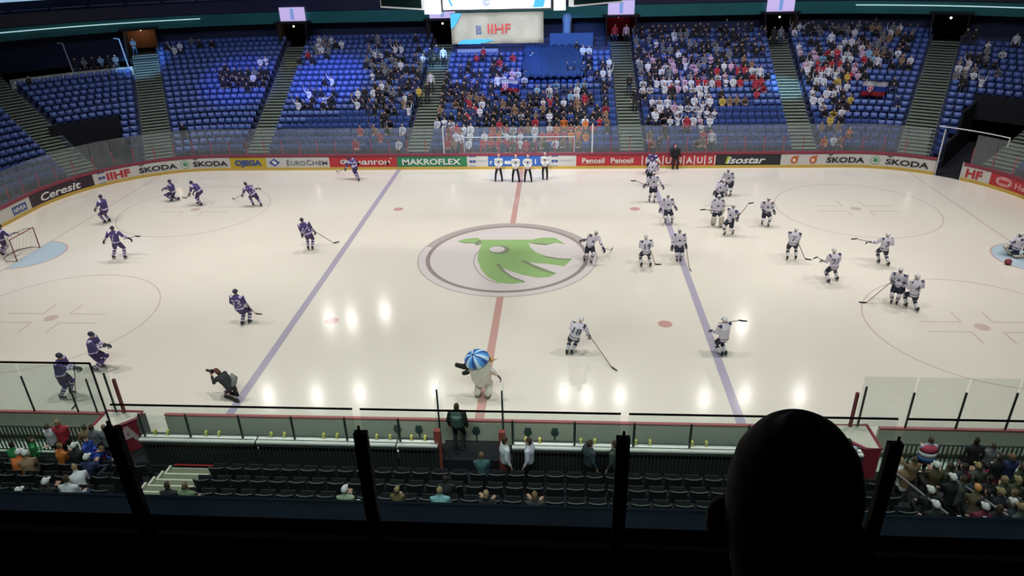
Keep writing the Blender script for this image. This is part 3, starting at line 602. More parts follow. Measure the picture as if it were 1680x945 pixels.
# bench back wall with white shelf, clamps, balusters and glass posts
Mshelf=mat('shelf_white',(.88,.88,.85),.35); Mclamp=mat('clamp_yellow',(.65,.60,.12),.5); Mbal=mat('baluster_dark',(.045,.05,.05),.5)
for x0,x1,nm in ((-10.35,-6.6,'left of the left bench'),(-6.6,-2.2,'middle of the left bench'),(-2.2,-.9,'short piece left of the vest man'),(1.3,4.6,'behind the men in white'),(4.6,8.0,'right of the dark-suited man'),(8.0,11.6,'beside the bald head')):
    e=empty('bench_back_rail',((x0+x1)/2,-16.45,0)); tag(e,'white-shelved bench back rail with dark balusters, '+nm,'railing','railings behind the team benches'); h=(x1-x0)/2-.03
    bm=bmesh.new(); box(bm,-h,h,-.12,.16,1.02,1.08); link('shelf',bm,Mshelf,e)
    bm=bmesh.new(); box(bm,-h,h,.17,.22,1.06,1.12); loft(bm,[(-h,-.06,1.14),(h,-.06,1.14)],[.012,.012],n=5); box(bm,-h,h,-.14,-.1,.93,1.0); box(bm,-h,h,-.14,-.1,.03,.1); link('rail',bm,Mbal,e)
    bm=bmesh.new(); x=-h+.06
    while x<h: box(bm,x,x+.02,-.135,-.115,.05,1.0); x+=.11
    link('balusters',bm,Mbal,e)
    bm=bmesh.new(); box(bm,-h,h,.02,.05,.0,1.0); link('back_panel',bm,mat('panel_dark',(.02,.025,.026)),e)
    x=-h+.4; j=0
    while x<h-.1:
        bm=bmesh.new(); box(bm,-.035,.035,.12,.24,1.08,1.22); o=link('clamp',bm,Mclamp,e); o.location.x=x
        bm=bmesh.new(); box(bm,-.05,.05,.13,.23,1.06,1.10); o2=link('clamp_foot',bm,M_black,o)
        x+=.42 if j%2==0 else 1.24; j+=1
for x in (-10.2,-8.72,-7.05,-5.4,-3.75,-2.1,1.35,3.2,4.95,6.6,8.25,9.9):
    bm=bmesh.new(); loft(bm,[(0,0,0),(0,0,.84)],[.038,.038],n=8); o=link('bench_glass_post',bm,mat('post_near_dark',(.03,.035,.035))); o.location=(x,-16.38,1.08)
    tag(o,'short dark post on the white bench shelf','post','short posts on the bench shelf')
for a,b_,nm in ((-10.4,-5.4,'left part of left bench'),(-5.4,-2.1,'right part of left bench'),(3.2,6.6,'left part of right bench'),(6.6,11.0,'right part of right bench')):
    bm=bmesh.new(); box(bm,a+.05,b_-.05,-16.385,-16.375,1.1,1.88); tag(link('bench_glass',bm,M_gnear),'low clear screen on the bench shelf, '+nm,'glass pane')
for x0,x1,lb in ((-10,-5.5,'left half of left bench'),(-5.3,-1.2,'right half of left bench'),(1.4,6.2,'left half of right bench'),(6.4,11,'right half of right bench')):
    e=empty('players_bench',((x0+x1)/2,-15.95,0)); tag(e,'low white players bench, '+lb,'bench'); h=(x1-x0)/2
    bm=bmesh.new(); box(bm,-h,h,-.17,.17,.40,.46); link('seat',bm,Mshelf,e)
    for x in (-h+.3,0,h-.3):
        bm=bmesh.new(); box(bm,x-.04,x+.04,-.12,.12,0,.40); link('leg',bm,M_steel,e)
# light-green railings of the near stand
for x0,x1,lb in ((-17.6,-12.4,'pale floor and dark vertical bars railing at the left near stand'),(12.9,17.8,'dark vertical bars railing at the right near stand')):
    e=empty('stand_railing',((x0+x1)/2,-16.0,0)); tag(e,lb,'railing'); h=(x1-x0)/2
    bm=bmesh.new(); loft(bm,[(-h,0,1.05),(h,0,1.05)],[.025,.025],n=6); loft(bm,[(-h,0,.12),(h,0,.12)],[.02,.02],n=6); link('rail',bm,Mbal,e)
    bm=bmesh.new(); x=-h
    while x<h: box(bm,x,x+.03,-.015,.015,.12,1.05); x+=.13
    link('balusters',bm,Mbal,e)
bm=bmesh.new(); box(bm,-17.8,-12.2,-16.02,-15.35,0,.03); box(bm,12.3,17.9,-16.02,-15.35,0,.03); struct('floor_walkway',bm,mat('walkway_pale_green',(.45,.55,.48),.6))
# near stand terraces, stairs
NY=-16.75; NR=.85; NH=.30
for k in range(8):
    y=NY-NR*k; bm=bmesh.new(); box(bm,-19,19,y-NR,y,-.02,max(.02,NH*k)); struct('floor_near_terrace',bm,M_dark)
Mst=mat('stair_green_grey',(.16,.185,.12),.8); Mnose=mat('stair_nosing',(.55,.56,.46),.6)
bm=bmesh.new()
for k in range(9):
    y=NY-NR/2*k; z=.05+NH/2*k; box(bm,-9.35,-7.95,y-NR/2,y,0,z+.1); box(bm,-9.35,-7.95,y-.05,y+.01,z+.1,z+.112,1); box(bm,-9.42,-9.35,y-NR/2,y,z+.1,z+.2,1)
o=struct('trim_near_stairs',bm,[Mst,Mnose])
bm=bmesh.new(); loft(bm,[(-9.3,NY+.06,.22),(-7.9,NY+.06,.22)],[.03,.03],n=6); tag(link('step_bar',bm,M_red),'red bar at the foot of the near stairs','rail')
for x,lb in ((12.2,'left grey handrail of the dark right stairs'),(13.6,'right bright handrail of the dark right stairs')):
    e=empty('handrail',(x,NY-.4,0)); tag(e,lb,'handrail')
    bm=bmesh.new(); loft(bm,[(0,0,1.0),(0,-2.6,1.95)],[.028,.028],n=6); link('rail',bm,mat('rail_bright',(.5,.5,.55),.3,.6),e)
    for t in (0,.5,1):
        bm=bmesh.new(); loft(bm,[(0,-2.6*t,.1+.9*t),(0,-2.6*t,1.0+.95*t)],[.022,.022],n=6); link('post',bm,M_steel,e)
# ------------------------------------------------------------------ seats
def seat_mesh(kind):
    bm=bmesh.new(); b=kind=='blue'; hw=.235
    for j in range(4):   # curved backrest, four facets across
        x0=-hw+2*hw*j/4; x1=-hw+2*hw*(j+1)/4; c0=.05*(1-(2*j/4-1)**2); c1=.05*(1-(2*(j+1)/4-1)**2)
        vs=[bm.verts.new(p) for p in ((x0,-.20-c0,.42),(x1,-.20-c1,.42),(x1,-.27-c1,.86),(x0,-.27-c0,.86),(x0,-.24-c0,.42),(x1,-.24-c1,.42),(x1,-.31-c1,.86),(x0,-.31-c0,.86))]
        for f in ((0,1,2,3),(5,4,7,6),(0,4,5,1)): bm.faces.new([vs[i] for i in f])
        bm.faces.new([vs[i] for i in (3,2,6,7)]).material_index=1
        if j==0: bm.faces.new([vs[i] for i in (0,3,7,4)])
        if j==3: bm.faces.new([vs[i] for i in (1,5,6,2)])
    # folded-up pan
    M=Matrix.Translation((0,-.13,.40))@Matrix.Rotation(math.radians(78 if b else 70),4,'X'); box(bm,-.21,.21,0,.38,-.02,.04,0,M)
    for x in (-.235,.20): box(bm,x,x+.035,-.24,-.02,0,.5,2)
    box(bm,-.235,.235,-.16,-.12,.36,.42,2)
    me=bpy.data.meshes.new('seat_'+kind); bm.to_mesh(me); bm.free()
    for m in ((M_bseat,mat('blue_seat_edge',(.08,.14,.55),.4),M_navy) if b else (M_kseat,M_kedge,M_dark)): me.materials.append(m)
    return me
SB=seat_mesh('blue'); SK=seat_mesh('black')
def mdata(me):
    n=len(me.vertices); v=np.empty(n*3,'f'); me.vertices.foreach_get('co',v); lv=np.empty(len(me.loops),'i'); me.loops.foreach_get('vertex_index',lv)
    ls=np.empty(len(me.polygons),'i'); me.polygons.foreach_get('loop_start',ls); lt=np.empty(len(me.polygons),'i'); me.polygons.foreach_get('loop_total',lt); mi=np.empty(len(me.polygons),'i'); me.polygons.foreach_get('material_index',mi)
    return v.reshape(-1,3),lv,ls,lt,mi
def merge(name,items,mats,smooth=False):
    """items: (mesh data, matrix, material remap array)"""
    VV=[];LV=[];LS=[];LT=[];MI=[];nv=nl=0
    for (v,lv,ls,lt,mi),M,mp in items:
        A=np.array(M,'f'); VV.append(v@A[:3,:3].T+A[:3,3]); LV.append(lv+nv); LS.append(ls+nl); LT.append(lt); MI.append(mp[mi] if mp is not None else mi); nv+=len(v); nl+=len(lv)
    me=bpy.data.meshes.new(name); VV=np.concatenate(VV);LV=np.concatenate(LV);LS=np.concatenate(LS);LT=np.concatenate(LT);MI=np.concatenate(MI)
    me.vertices.add(len(VV)); me.vertices.foreach_set('co',VV.ravel()); me.loops.add(len(LV)); me.loops.foreach_set('vertex_index',LV.astype('i'))
    me.polygons.add(len(LS)); me.polygons.foreach_set('loop_start',LS.astype('i')); me.polygons.foreach_set('loop_total',LT.astype('i')); me.polygons.foreach_set('material_index',MI.astype('i')); me.update(calc_edges=True); me.validate()
    return link(name,me,mats,None,smooth)
def place(x,y,z,yaw): return Matrix.Translation((x,y,z))@Matrix.Rotation(PI-yaw,4,'Z')
# who sits where: areas of the stand (as seen in the photograph), share of taken seats, colours of the tops
R=[ # u0,v0,u1,v1,density,palette ; first match wins
(733,212,977,252,.85,'rrwborrw'),
(868,85,950,142,.10,'kwl'),
(360,112,442,146,.95,'kkkkwkgk'),(485,152,552,178,.8,'kkwkk'),(525,118,556,142,.5,'kw'),(518,66,562,98,.7,'wkgk'),(490,84,516,106,.4,'rk'),(426,100,442,115,.6,'w'),
(575,160,690,190,.7,'kkwbknk'),(632,110,692,165,.75,'kknkwgk'),(590,110,634,165,.3,'kkw'),(600,64,700,115,.55,'kkgnkw'),(622,188,692,216,.45,'kwbyk'),(560,212,690,250,.3,'wgrb'),
(705,196,765,214,.85,'wwpkr'),(705,160,1002,212,.85,'kknkwrbkk'),(705,146,830,165,.7,'kkrnk'),(728,116,792,142,.75,'kkn'),(800,118,872,165,.6,'wkrkp'),(765,95,832,118,.4,'krk'),(740,75,850,100,.12,'kr'),
(900,66,985,92,.7,'wlkk'),(880,105,1002,162,.6,'kknwkl'),(955,85,1002,128,.6,'wkkn'),(870,88,960,115,.15,'kl'),
(1040,40,1130,95,.72,'kgkknwk'),(1130,36,1256,95,.62,'kgkknnk'),(1040,92,1172,130,.82,'kwgknkp'),(1172,92,1250,116,.65,'kbkk'),(1040,128,1168,154,.9,'wpwrwwk'),(1170,114,1262,140,.85,'kwrpwr'),(1040,152,1168,168,.45,'kwn'),(1042,168,1172,207,.82,'wkwwpkw'),(1178,156,1232,176,.85,'bykbk'),(1236,142,1252,160,.9,'r'),(1122,204,1172,240,.75,'wrbk'),(1050,204,1098,240,.6,'obk'),(1180,205,1300,250,.02,'r'),
(1288,28,1502,60,.85,'gkwkgkb'),(1288,60,1400,84,.45,'kwk'),(1296,84,1432,132,.9,'wpwrkkl'),(1400,58,1502,112,.6,'kgbkw'),(1300,130,1396,176,.72,'kwwykkw'),(1308,176,1390,205,.65,'kwyk'),(1448,136,1482,176,.55,'wkn'),(1345,200,1396,250,.75,'byow'),(1310,215,1345,250,.3,'wk'),
(1556,56,1625,98,.4,'wkgk'),(1565,94,1642,126,.8,'wggwk'),(1570,124,1602,152,.7,'gkk'),(1600,130,1680,160,.15,'kw'),(1640,60,1680,100,.1,'w'),
(266,66,350,92,.22,'wkg'),(640,140,700,170,.5,'k')]
def project(p):
    d=V(p)-CAM; z=d.dot(fw); return W_/2+F*d.dot(rt)/z,H_/2-F*d.dot(up)/z
ORD=lambda n:'%d%s'%(n,'th' if 10<n%100<14 else {1:'st',2:'nd',3:'rd'}.get(n%10,'th'))
allseats=[]; srnd=random.Random(5)
for nm,k,i,x,y,z,a in seats():
    u,v=project((x,y,z+.8)); c='.' if -5<u<1685 and v>-5 else '-'
    if c=='.':
        for u0_,v0_,u1_,v1_,de,pal in R:
            if u0_<=u<u1_ and v0_<=v<v1_:
                if srnd.random()<de: c=srnd.choice(pal)
                break
        else:
            if srnd.random()<.006: c=srnd.choice('wk')
    allseats.append((nm,k,i,x,y,z,a,c,(V((x,y,z))-CAM).length))
emp=sorted([s for s in allseats if s[7]=='.'],key=lambda s:s[8]); ind=emp[:296]; rest=[s for s in allseats if s not in set(ind)]
BLK={'centre':'the centre block','left inner':'the block left of centre','right inner':'the block right of centre','left middle':'the second block left','right middle':'the second block right','left corner':'the left corner block','right corner':'the right corner block','left end':'the left end block','right end':'the right end block'}
for nm,k,i,x,y,z,a,c,dist in ind:
    o=bpy.data.objects.new('folding_seat',SB); COL.objects.link(o); o.matrix_world=place(x,y,z,a)
    tag(o,'empty blue folding seat, %s row, %s seat, %s'%(ordw(k+1),ordw(i+1),BLK[nm].replace('the ','')),'seat','blue seats of the lower rows')
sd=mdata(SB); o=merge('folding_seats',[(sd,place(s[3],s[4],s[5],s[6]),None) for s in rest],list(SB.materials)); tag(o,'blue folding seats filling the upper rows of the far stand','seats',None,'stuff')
# dark seats of the near stand
ns=0
for k in range(5):
    y=NY-NR*k-.45; z=NH*k
    for blk,x0,x1 in (('left of the near stairs',-17.6,-9.6),('between the near stairs',-7.75,11.9),('at the right near edge',13.9,17.8)):
        n=int((x1-x0)/.56)
        for i in range(n):
            if k==4 and not(-9<x0<-5): pass
            x=x0+(x1-x0)*(i+.5)/n
            o=bpy.data.objects.new('padded_seat',SK); COL.objects.link(o); o.location=(x,y,z)
            tag(o,'black padded seat, %s row, %s from the left, %s'%(ordw(k+1),ordw(i+1),blk),'padded seat','black seats of the near stand'); ns+=1
# ------------------------------------------------------------------ people
def ik(a,b,l1,l2,hint):
    """middle joint of a two-bone limb from a to b; b is pulled in when out of reach"""
    a=V(a);b=V(b);d=b-a;L=d.length
    if L>(l1+l2)*.995: b=a+d*((l1+l2)*.995/L); d=b-a; L=d.length
    if L<.12: d=V((0,.12,0)) if L<.01 else d*(.12/L); b=a+d; L=d.length
    u=d/L; x=(l1*l1-l2*l2+L*L)/(2*L); h=math.sqrt(max(0,l1*l1-x*x)); hv=V(hint); hv=hv-u*hv.dot(u)
    if hv.length<1e-4: hv=u.orthogonal()
    return a+u*x+hv.normalized()*h,b
def joints(pel,head,hl,hr,al,ar,look=(0,1,0),wide=.20,hipw=.10,elh=(0,-.4,-1),kneeh=(0,1,.1)):
    """local joints; l is x<0. al/ar ankles"""
    P=V(pel);Hd=V(head);d=(Hd-P); L=d.length; Hd=P+d*(max(.62,min(.78,L))/max(L,.01)) ; d=Hd-P
    side=V((1,0,0)); neck=P+d*.80; chest=P+d*.56+V((0,-.03,0)); shc=P+d*.72
    dn=d.normalized(); lat=(side-dn*side.dot(dn)).normalized()
    J=dict(pel=P,chest=chest,neck=neck,head=Hd,up=dn,lat=lat,shc=shc)
    for s,k,h,an in ((-1,'l',hl,al),(1,'r',hr,ar)):
        sh=shc+lat*(wide*s); e,hh=ik(sh,h,.30,.29,V(elh)+V((.35*s,0,0))); J['sh'+k]=sh;J['el'+k]=e;J['ha'+k]=hh
        hp=P+V((hipw*s,0,-.04)); kn,a2=ik(hp,an,.45,.45,V(kneeh)+V((.15*s,0,0))); J['hp'+k]=hp;J['kn'+k]=kn;J['an'+k]=a2
    return J
def hand(bm,wr,el,side,curl=.5,mi=0,sc_=1.0):
    """palm, four unequal curled fingers and a thumb from the side of the palm"""
    f=(V(wr)-V(el)).normalized(); lat=f.cross(V((0,0,1))); lat=lat.normalized() if lat.length>.05 else V((1,0,0)); nrm=lat.cross(f).normalized()
    c=V(wr); q=lambda x,y,z:c+lat*(x*sc_)+f*(y*sc_)+nrm*(z*sc_)
    n0=len(bm.faces)
    loft(bm,[q(0,-.01,0),q(0,.04,0),q(0,.085,0)],[(.028*sc_,.018*sc_),(.042*sc_,.016*sc_),(.040*sc_,.013*sc_)],lat,8)
    for i,(x,l) in enumerate(((-.03,.072),(-.01,.082),(.011,.078),(.031,.060))):
        a=q(x,.085,0); b=q(x*1.1,.085+l*.5,-.012*curl*2); d=q(x*1.1,.085+l*(1-.35*curl),-.05*curl*1.5); loft(bm,[a,b,d],[.0095*sc_,.009*sc_,.0075*sc_],lat,6)
    s=side; a=q(-s*.035,.02,0); b=q(-s*.065,.05,-.012); d=q(-s*.062,.085,-.028); loft(bm,[a,b,d],[.012*sc_,.010*sc_,.008*sc_],lat,6)
    bm.faces.ensure_lookup_table()
    for f_ in bm.faces[n0:]: f_.material_index=mi
def headloft(bm,J,k=1.0):
    H=J['head'];u=J['up'];lt=J['lat'];f=u.cross(lt); f=-f if f.y<0 else f
    q=lambda z,y:H+u*z*k+f*y*k
    loft(bm,[J['neck']-u*.02,J['neck']+u*.05+f*.005,q(-.10,.02),q(-.06,.02),q(0,.0),q(.05,-.005),q(.09,-.01),q(.12,-.01)],[(.075,.07),(.058,.058),(.050*k,.058*k),(.066*k,.082*k),(.076*k,.096*k),(.074*k,.094*k),(.058*k,.074*k),(.03*k,.04*k)],lt,12)
    loft(bm,[q(.02,.085),q(-.03,.112),q(-.035,.09)],[.012,.018,.010],lt,6)       # nose
    for s in (-1,1): loft(bm,[q(.025,-.005)+lt*(.078*s*k),q(-.035,.0)+lt*(.076*s*k)],[(.012,.020),(.010,.014)],lt,6)   # ears
    loft(bm,[q(-.075,.085),q(-.10,.07)],[.022,.018],lt,6)   # chin
    return q,f
def body_union(J,bulk=1.0,fem=False):
    bm=bmesh.new(); u=J['up'];lt=J['lat']; P=J['pel']
    loft(bm,[P-u*.08,P+u*.04,P+(J['chest']-P)*.55,J['chest'],J['shc'],J['neck']],[(.15*bulk,.105*bulk),(.165*bulk,.115*bulk),(.145*bulk,.10*bulk),(.175*bulk,.115*bulk),(.16*bulk,.09*bulk),(.06,.06)],lt,14)
    for k in 'lr':
        sh,e,h=J['sh'+k],J['el'+k],J['ha'+k]
        loft(bm,[J['shc']+(sh-J['shc'])*.5,sh,e,h],[.06*bulk,.058*bulk,.043*bulk,.028],None,10)
        loft(bm,[J['hp'+k]+V((0,0,.03)),J['hp'+k]*.5+J['kn'+k]*.5,J['kn'+k],J['kn'+k]*.6+J['an'+k]*.4,J['an'+k]],[.095*bulk,.082*bulk,.056*bulk,.056*bulk,.036],None,10)
    return bm
def foot(bm,an,fwd,l=.17,r=.042):
    f=V(fwd); f.z=0; f.normalize(); loft(bm,[an-f*.05+V((0,0,-.03)),an+f*.05+V((0,0,-.045)),an+f*l+V((0,0,-.055))],[(r,.045),(r+.004,.035),(r-.008,.022)],V((-f.y,f.x,0)),8)
def segd(p,a,b):
    ab=b-a; t=max(0,min(1,(p-a).dot(ab)/max(ab.length_squared,1e-9))); return (p-(a+ab*t)).length
def assign(me,J,q,f,sleeve=True,hairlen=.0):
    """0 top, 1 skin, 2 hair, 3 trousers, 4 shoes"""
    S=[(J['pel'],J['chest'],.13,0),(J['chest'],J['shc'],.14,0)]
    for k in 'lr':
        S+=[(J['shc'],J['sh'+k],.06,0),(J['sh'+k],J['el'+k],.055,0),(J['el'+k],J['ha'+k],.035,0 if sleeve else 1),(J['hp'+k],J['kn'+k],.09,3),(J['kn'+k],J['an'+k],.055,3),(J['an'+k]+V((0,0,-.03)),J['an'+k]+V((0,.16,-.05)),.04,4),(J['ha'+k]-(J['ha'+k]-J['el'+k])*.12,J['ha'+k],.02,1)]
    S+=[(J['neck'],J['head'],.05,1),(J['head']-J['up']*.02,J['head']+J['up']*.08,.08,1)]
    H=J['head'];u=J['up']
    for p in me.polygons:
        c=p.center; best=min(S,key=lambda s:segd(c,s[0],s[1])-s[2]); m=best[3]
        if (c-H).length<.19 and m==1:
            d=c-H
            if d.dot(u)>.055 or (d.dot(f)<.0 and d.dot(u)>-.06-hairlen): m=2
        p.material_index=m
def civilian_mesh(J,vox=.03,bulk=1.0,sleeve=True,hairlen=0,fwd=(0,1,0),curl=.4):
    bm=body_union(J,bulk); q,f=headloft(bm,J)
    if hairlen: loft(bm,[q(.06,-.05),q(-.05,-.075),q(-.12-hairlen,-.07)],[(.07,.06),(.075,.04),(.06,.03)],J['lat'],8)
    for k in 'lr': foot(bm,J['an'+k],fwd)
    me=remesh(bm,vox,2); assign(me,J,q,f,sleeve,hairlen)
    bm=bmesh.new(); bm.from_mesh(me)
    for k,s in (('l',-1),('r',1)): hand(bm,J['ha'+k],J['el'+k],s,curl,1)
    bm.to_mesh(me); bm.free(); me.polygons.foreach_set('use_smooth',[True]*len(me.polygons)); return me
MT=objcol('clothing_top'); MH=objrand('hair_mixed',[(.02,.012,.008),(.05,.03,.015),(.18,.11,.05),(.015,.012,.01),(.30,.21,.11),(.07,.05,.04)])
MP=objrand('trousers_mixed',[(.01,.012,.02),(.02,.03,.08),(.015,.015,.015),(.06,.05,.04)]); MS=mat('shoes_dark',(.02,.02,.02),.6)
SEATP=(0,-.02,.50)
def seated(head=(0,.06,1.22),hl=(-.12,.36,.62),hr=(.12,.36,.62),al=(-.13,.42,.09),ar=(.13,.42,.09),**k): return joints(SEATP,head,hl,hr,al,ar,**k)
def stand(head=(0,.02,1.62),hl=(-.28,.05,.86),hr=(.28,.05,.86),al=(-.12,0,.09),ar=(.12,.02,.09),pel=(0,0,.94),**k): return joints(pel,head,hl,hr,al,ar,**k)
SV=[('seated',seated(),0),('seated, hands clasped in front',seated(hl=(-.03,.34,.85),hr=(.04,.34,.86)),0),('seated with both arms raised',seated(hl=(-.30,.15,1.62),hr=(.30,.15,1.62),elh=(0,-.2,-.4)),0),
    ('seated, leaning forward',seated(head=(0,.30,1.14),hl=(-.10,.48,.66),hr=(.12,.48,.66)),0),('seated with arms crossed',seated(hl=(.10,.22,.88),hr=(-.10,.25,.92)),.08),('seated, one arm raised',seated(hl=(-.12,.34,.62),hr=(.33,.20,1.55)),0),
    ('seated, leaning sideways',seated(head=(.12,.08,1.18),hl=(-.05,.36,.62),hr=(.25,.30,.66)),.10),
    ('standing',stand(),0),('standing with hands in front',stand(hl=(-.04,.30,1.18),hr=(.05,.30,1.18)),.1)]
SVM=[civilian_mesh(J,.036,1.06,True,hl_) for _,J,hl_ in SV]
for m in SVM:
    for x in (MT,M_skin,MH,MP,MS): m.materials.append(x)
PAL={'w':((.62,.62,.68),'white'),'k':((.014,.014,.018),'black'),'n':((.02,.03,.10),'navy'),'r':((.42,.03,.05),'red'),'g':((.16,.17,.19),'grey'),'b':((.24,.15,.09),'brown'),'y':((.50,.36,.06),'yellow'),'l':((.22,.42,.62),'light blue'),'p':((.55,.36,.50),'pale pink'),'o':((.58,.16,.03),'orange'),'e':((.03,.25,.08),'green'),'d':((.05,.07,.05),'dark green'),'c':((.22,.45,.48),'turquoise')}
def person(me,M,c,label,group=None,col=None):
    o=bpy.data.objects.new('person',me); COL.objects.link(o); o.matrix_world=M; o.color=(*(col or PAL[c][0]),1); tag(o,label,'person',group); return o
occd=sorted([s for s in allseats if s[7] not in '.-'],key=lambda s:s[8])
NIND=262
rnd.seed(11)
def pick(): return rnd.choice([0,0,0,1,1,1,2,3,3,4,4,5,6,7,8])
for nm,k,i,x,y,z,a,c,dist in occd[:NIND]:
    vi=pick(); yaw=a+rnd.uniform(-.3,.3); s=rnd.uniform(.93,1.04)
    person(SVM[vi],place(x,y,z,yaw)@Matrix.Scale(s,4),c,'person, %s top, %s, %s row, %s seat, %s'%(PAL[c][1],SV[vi][0].split(',')[-1].strip() if ',' in SV[vi][0] else SV[vi][0],ordw(k+1),ordw(i+1),BLK[nm].replace('the ','')),'spectators in the far stand')
# everybody further up: one crowd
keys=list(PAL); cm=[mat('crowd_'+PAL[k][1].replace(' ','_'),PAL[k][0],.8) for k in keys]+[M_skin,M_hair,mat('hair_fair',(.30,.21,.11),.8),mat('trousers_dark',(.015,.02,.04),.8),MS]; nk=len(keys)
SD=[mdata(m) for m in SVM]; items=[]
for nm,k,i,x,y,z,a,c,dist in occd[NIND:]:
    mp=np.array([keys.index(c),nk,nk+(1 if rnd.random()<.75 else 2),nk+3,nk+4]); items.append((SD[pick()],place(x,y,z,a+rnd.uniform(-.3,.3))@Matrix.Scale(rnd.uniform(.93,1.04),4),mp))
o=merge('crowd',items,cm,True); tag(o,'spectators packed in the middle and upper rows of the far stand','crowd',None,'stuff')
# people on the stairs and platform
for n,s,d,off,c,vi,lb in ((0,-1,14.6,-.5,'w',7,'person in white top standing high on the left inner stairs'),(0,-1,14.9,.1,'n',8,'person in navy top standing between two others high on the left inner stairs'),(0,-1,14.4,.6,'k',7,'person in black standing high on the left inner stairs, rightmost of three'),(0,-1,10.5,.0,'w',7,'person in white top on the left inner stairs, halfway up'),(0,-1,9.0,.1,'k',7,'person in black on the left inner stairs, below the one in white'),(0,-1,8.6,.7,'y',8,'person in yellow and green top beside the left inner stairs'),(0,1,9.8,.2,'k',8,'person in black on the right inner stairs, upper of two'),(0,1,7.6,.5,'k',7,'person in black on the right inner stairs, lower of two'),(0,1,18.4,-.5,'r',7,'person in red standing in the rose-lit portal'),(0,1,18.3,.5,'p',7,'person in pale pink standing in the rose-lit portal'),(1,1,16.9,.0,'g',7,'person in grey on the top steps of the right outer stairs'),(1,1,16.8,-.6,'k',7,'person in black on the top steps of the right outer stairs'),(2,-1,18.2,.7,'g',8,'person in grey beside the brown-walled portal')):
    x,y,a=arc(s,aisle(n,RC+d)+off,d); z=Z0-.1+RR/2*int((d-D0)/(RP/2)); z=min(z,Z0+RR*19-.32) if d>17.5 else z
    person(SVM[vi],place(x,y,z,a),c,lb)
for i,(th,c) in enumerate(((40,'k'),(38.5,'g'),(37,'k'),(35.6,'l'),(34.2,'k'),(33,'g'))):
    x,y,a=arc(-1,CX+math.radians(th)*(RC+16.6),16.6); person(SVM[7+i%2],place(x,y,4.8,a),c,'person in %s behind the studded parapet, %s of six from the left'%(PAL[c][1],('first','second','third','fourth','fifth','sixth')[i]))
# officials inside the scorers' enclosure
bm=bmesh.new(); box(bm,-4.9,4.9,15.42,16.95,-.02,.22); struct('floor_step',bm,M_dark)
for i,(u,c,vi) in enumerate(((824,'n',7),(845,'k',8),(863,'r',7),(875,'k',8),(896,'k',7))):
    p=ony(u,240,15.85); person(SVM[vi],Matrix.Translation((p.x,15.85,.2))@Matrix.Rotation(PI,4,'Z'),c,'person in %s standing behind the blue board, %s of five from the left'%(PAL[c][1],('first','second','third','fourth','fifth')[i]))
# two Slovak flags held in the far stand
def flag(u,v,zk,nm,lb,w_=1.9,h_=1.15,cols='wbr'):
    k=zk; d=D0+RP*k+.9; 
    # find the point on the row surface
    best=None
    for t in range(400):
        P=CAM+ray(u,v)*(38+t*.1)
        rr_=math.hypot(max(0,abs(P.x)-CX),P.y-CY)-RC
        if rr_>1 and P.z<Z0+RR/RP*(rr_-D0)+1.75: best=P; break
    e=empty('flag',best); tag(e,lb,'flag')
    mats=[mat('flag_white',(.70,.68,.70),.8),mat('flag_blue',(.03,.06,.35),.8),mat('flag_red',(.45,.03,.05),.8)]
    bm=bmesh.new(); nx,nz=12,9; G=[[bm.verts.new((-w_/2+w_*i/nx,.06*math.sin(i*.9+j*.3),-h_*j/nz+.05*math.sin(i*.5))) for i in range(nx+1)] for j in range(nz+1)]
    for j in range(nz):
        for i in range(nx): bm.faces.new((G[j][i],G[j+1][i],G[j+1][i+1],G[j][i+1])).material_index=min(2,j//3)
    bmesh.ops.solidify(bm,geom=bm.faces[:],thickness=.01); link('cloth',bm,mats,e,True)
    bm=bmesh.new(); pts=[(-.22,.25),(.22,.25),(.22,-.05),(.0,-.3),(-.22,-.05)]; polyface(bm,pts,0); o=link('shield',bm,mats[0],e); o.rotation_euler=(PI/2,0,0); o.location=(-.35,-.10,-.52)
    bm=bmesh.new(); polyface(bm,[(x*.82,y*.82) for x,y in pts],.004); o2=link('shield_field',bm,mats[2],o)
    bm=bmesh.new(); polyface(bm,rec(-.02,.02,-.18,.18),.008); polyface(bm,rec(-.10,.10,.04,.08),.008); polyface(bm,rec(-.07,.07,.11,.15),.009); link('double_cross',bm,mats[0],o)
flag(1437,133,9,'flag','white, blue and red flag with a shield in the right stand')
flag(836,130,10,'flag','smaller white, blue and red flag above the scorers\' enclosure',1.5,1.0)
# ---------------- skaters
M_jp=mat('jersey_purple',(.07,.05,.19),.75); M_jw=mat('jersey_white',(.64,.60,.70),.75); M_jn=mat('jersey_navy_trim',(.02,.025,.07),.75); M_jl=mat('jersey_lilac_band',(.60,.52,.68),.75); M_jr=mat('jersey_wine',(.20,.02,.07),.75)
M_pn=mat('pants_navy',(.012,.015,.035),.7); M_pp=mat('pants_plum',(.05,.03,.11),.7); M_sw=mat('sock_white',(.66,.64,.68),.8); M_blade=mat('skate_blade',(.6,.62,.65),.2,.9); M_hel=mat('helmet_white',(.70,.68,.68),.35); M_hen=mat('helmet_navy',(.025,.03,.07),.35); M_vis=mat('visor_smoke',(.10,.11,.12),.1); M_stick=mat('stick_shaft',(.20,.16,.12),.5); M_pad=mat('goalie_pad_cream',(.55,.52,.44),.6)
M_glv=mat('glove_dark',(.02,.02,.045),.6)
def tex_bands(me,f):
    for p in me.polygons: p.material_index=f(p.center)
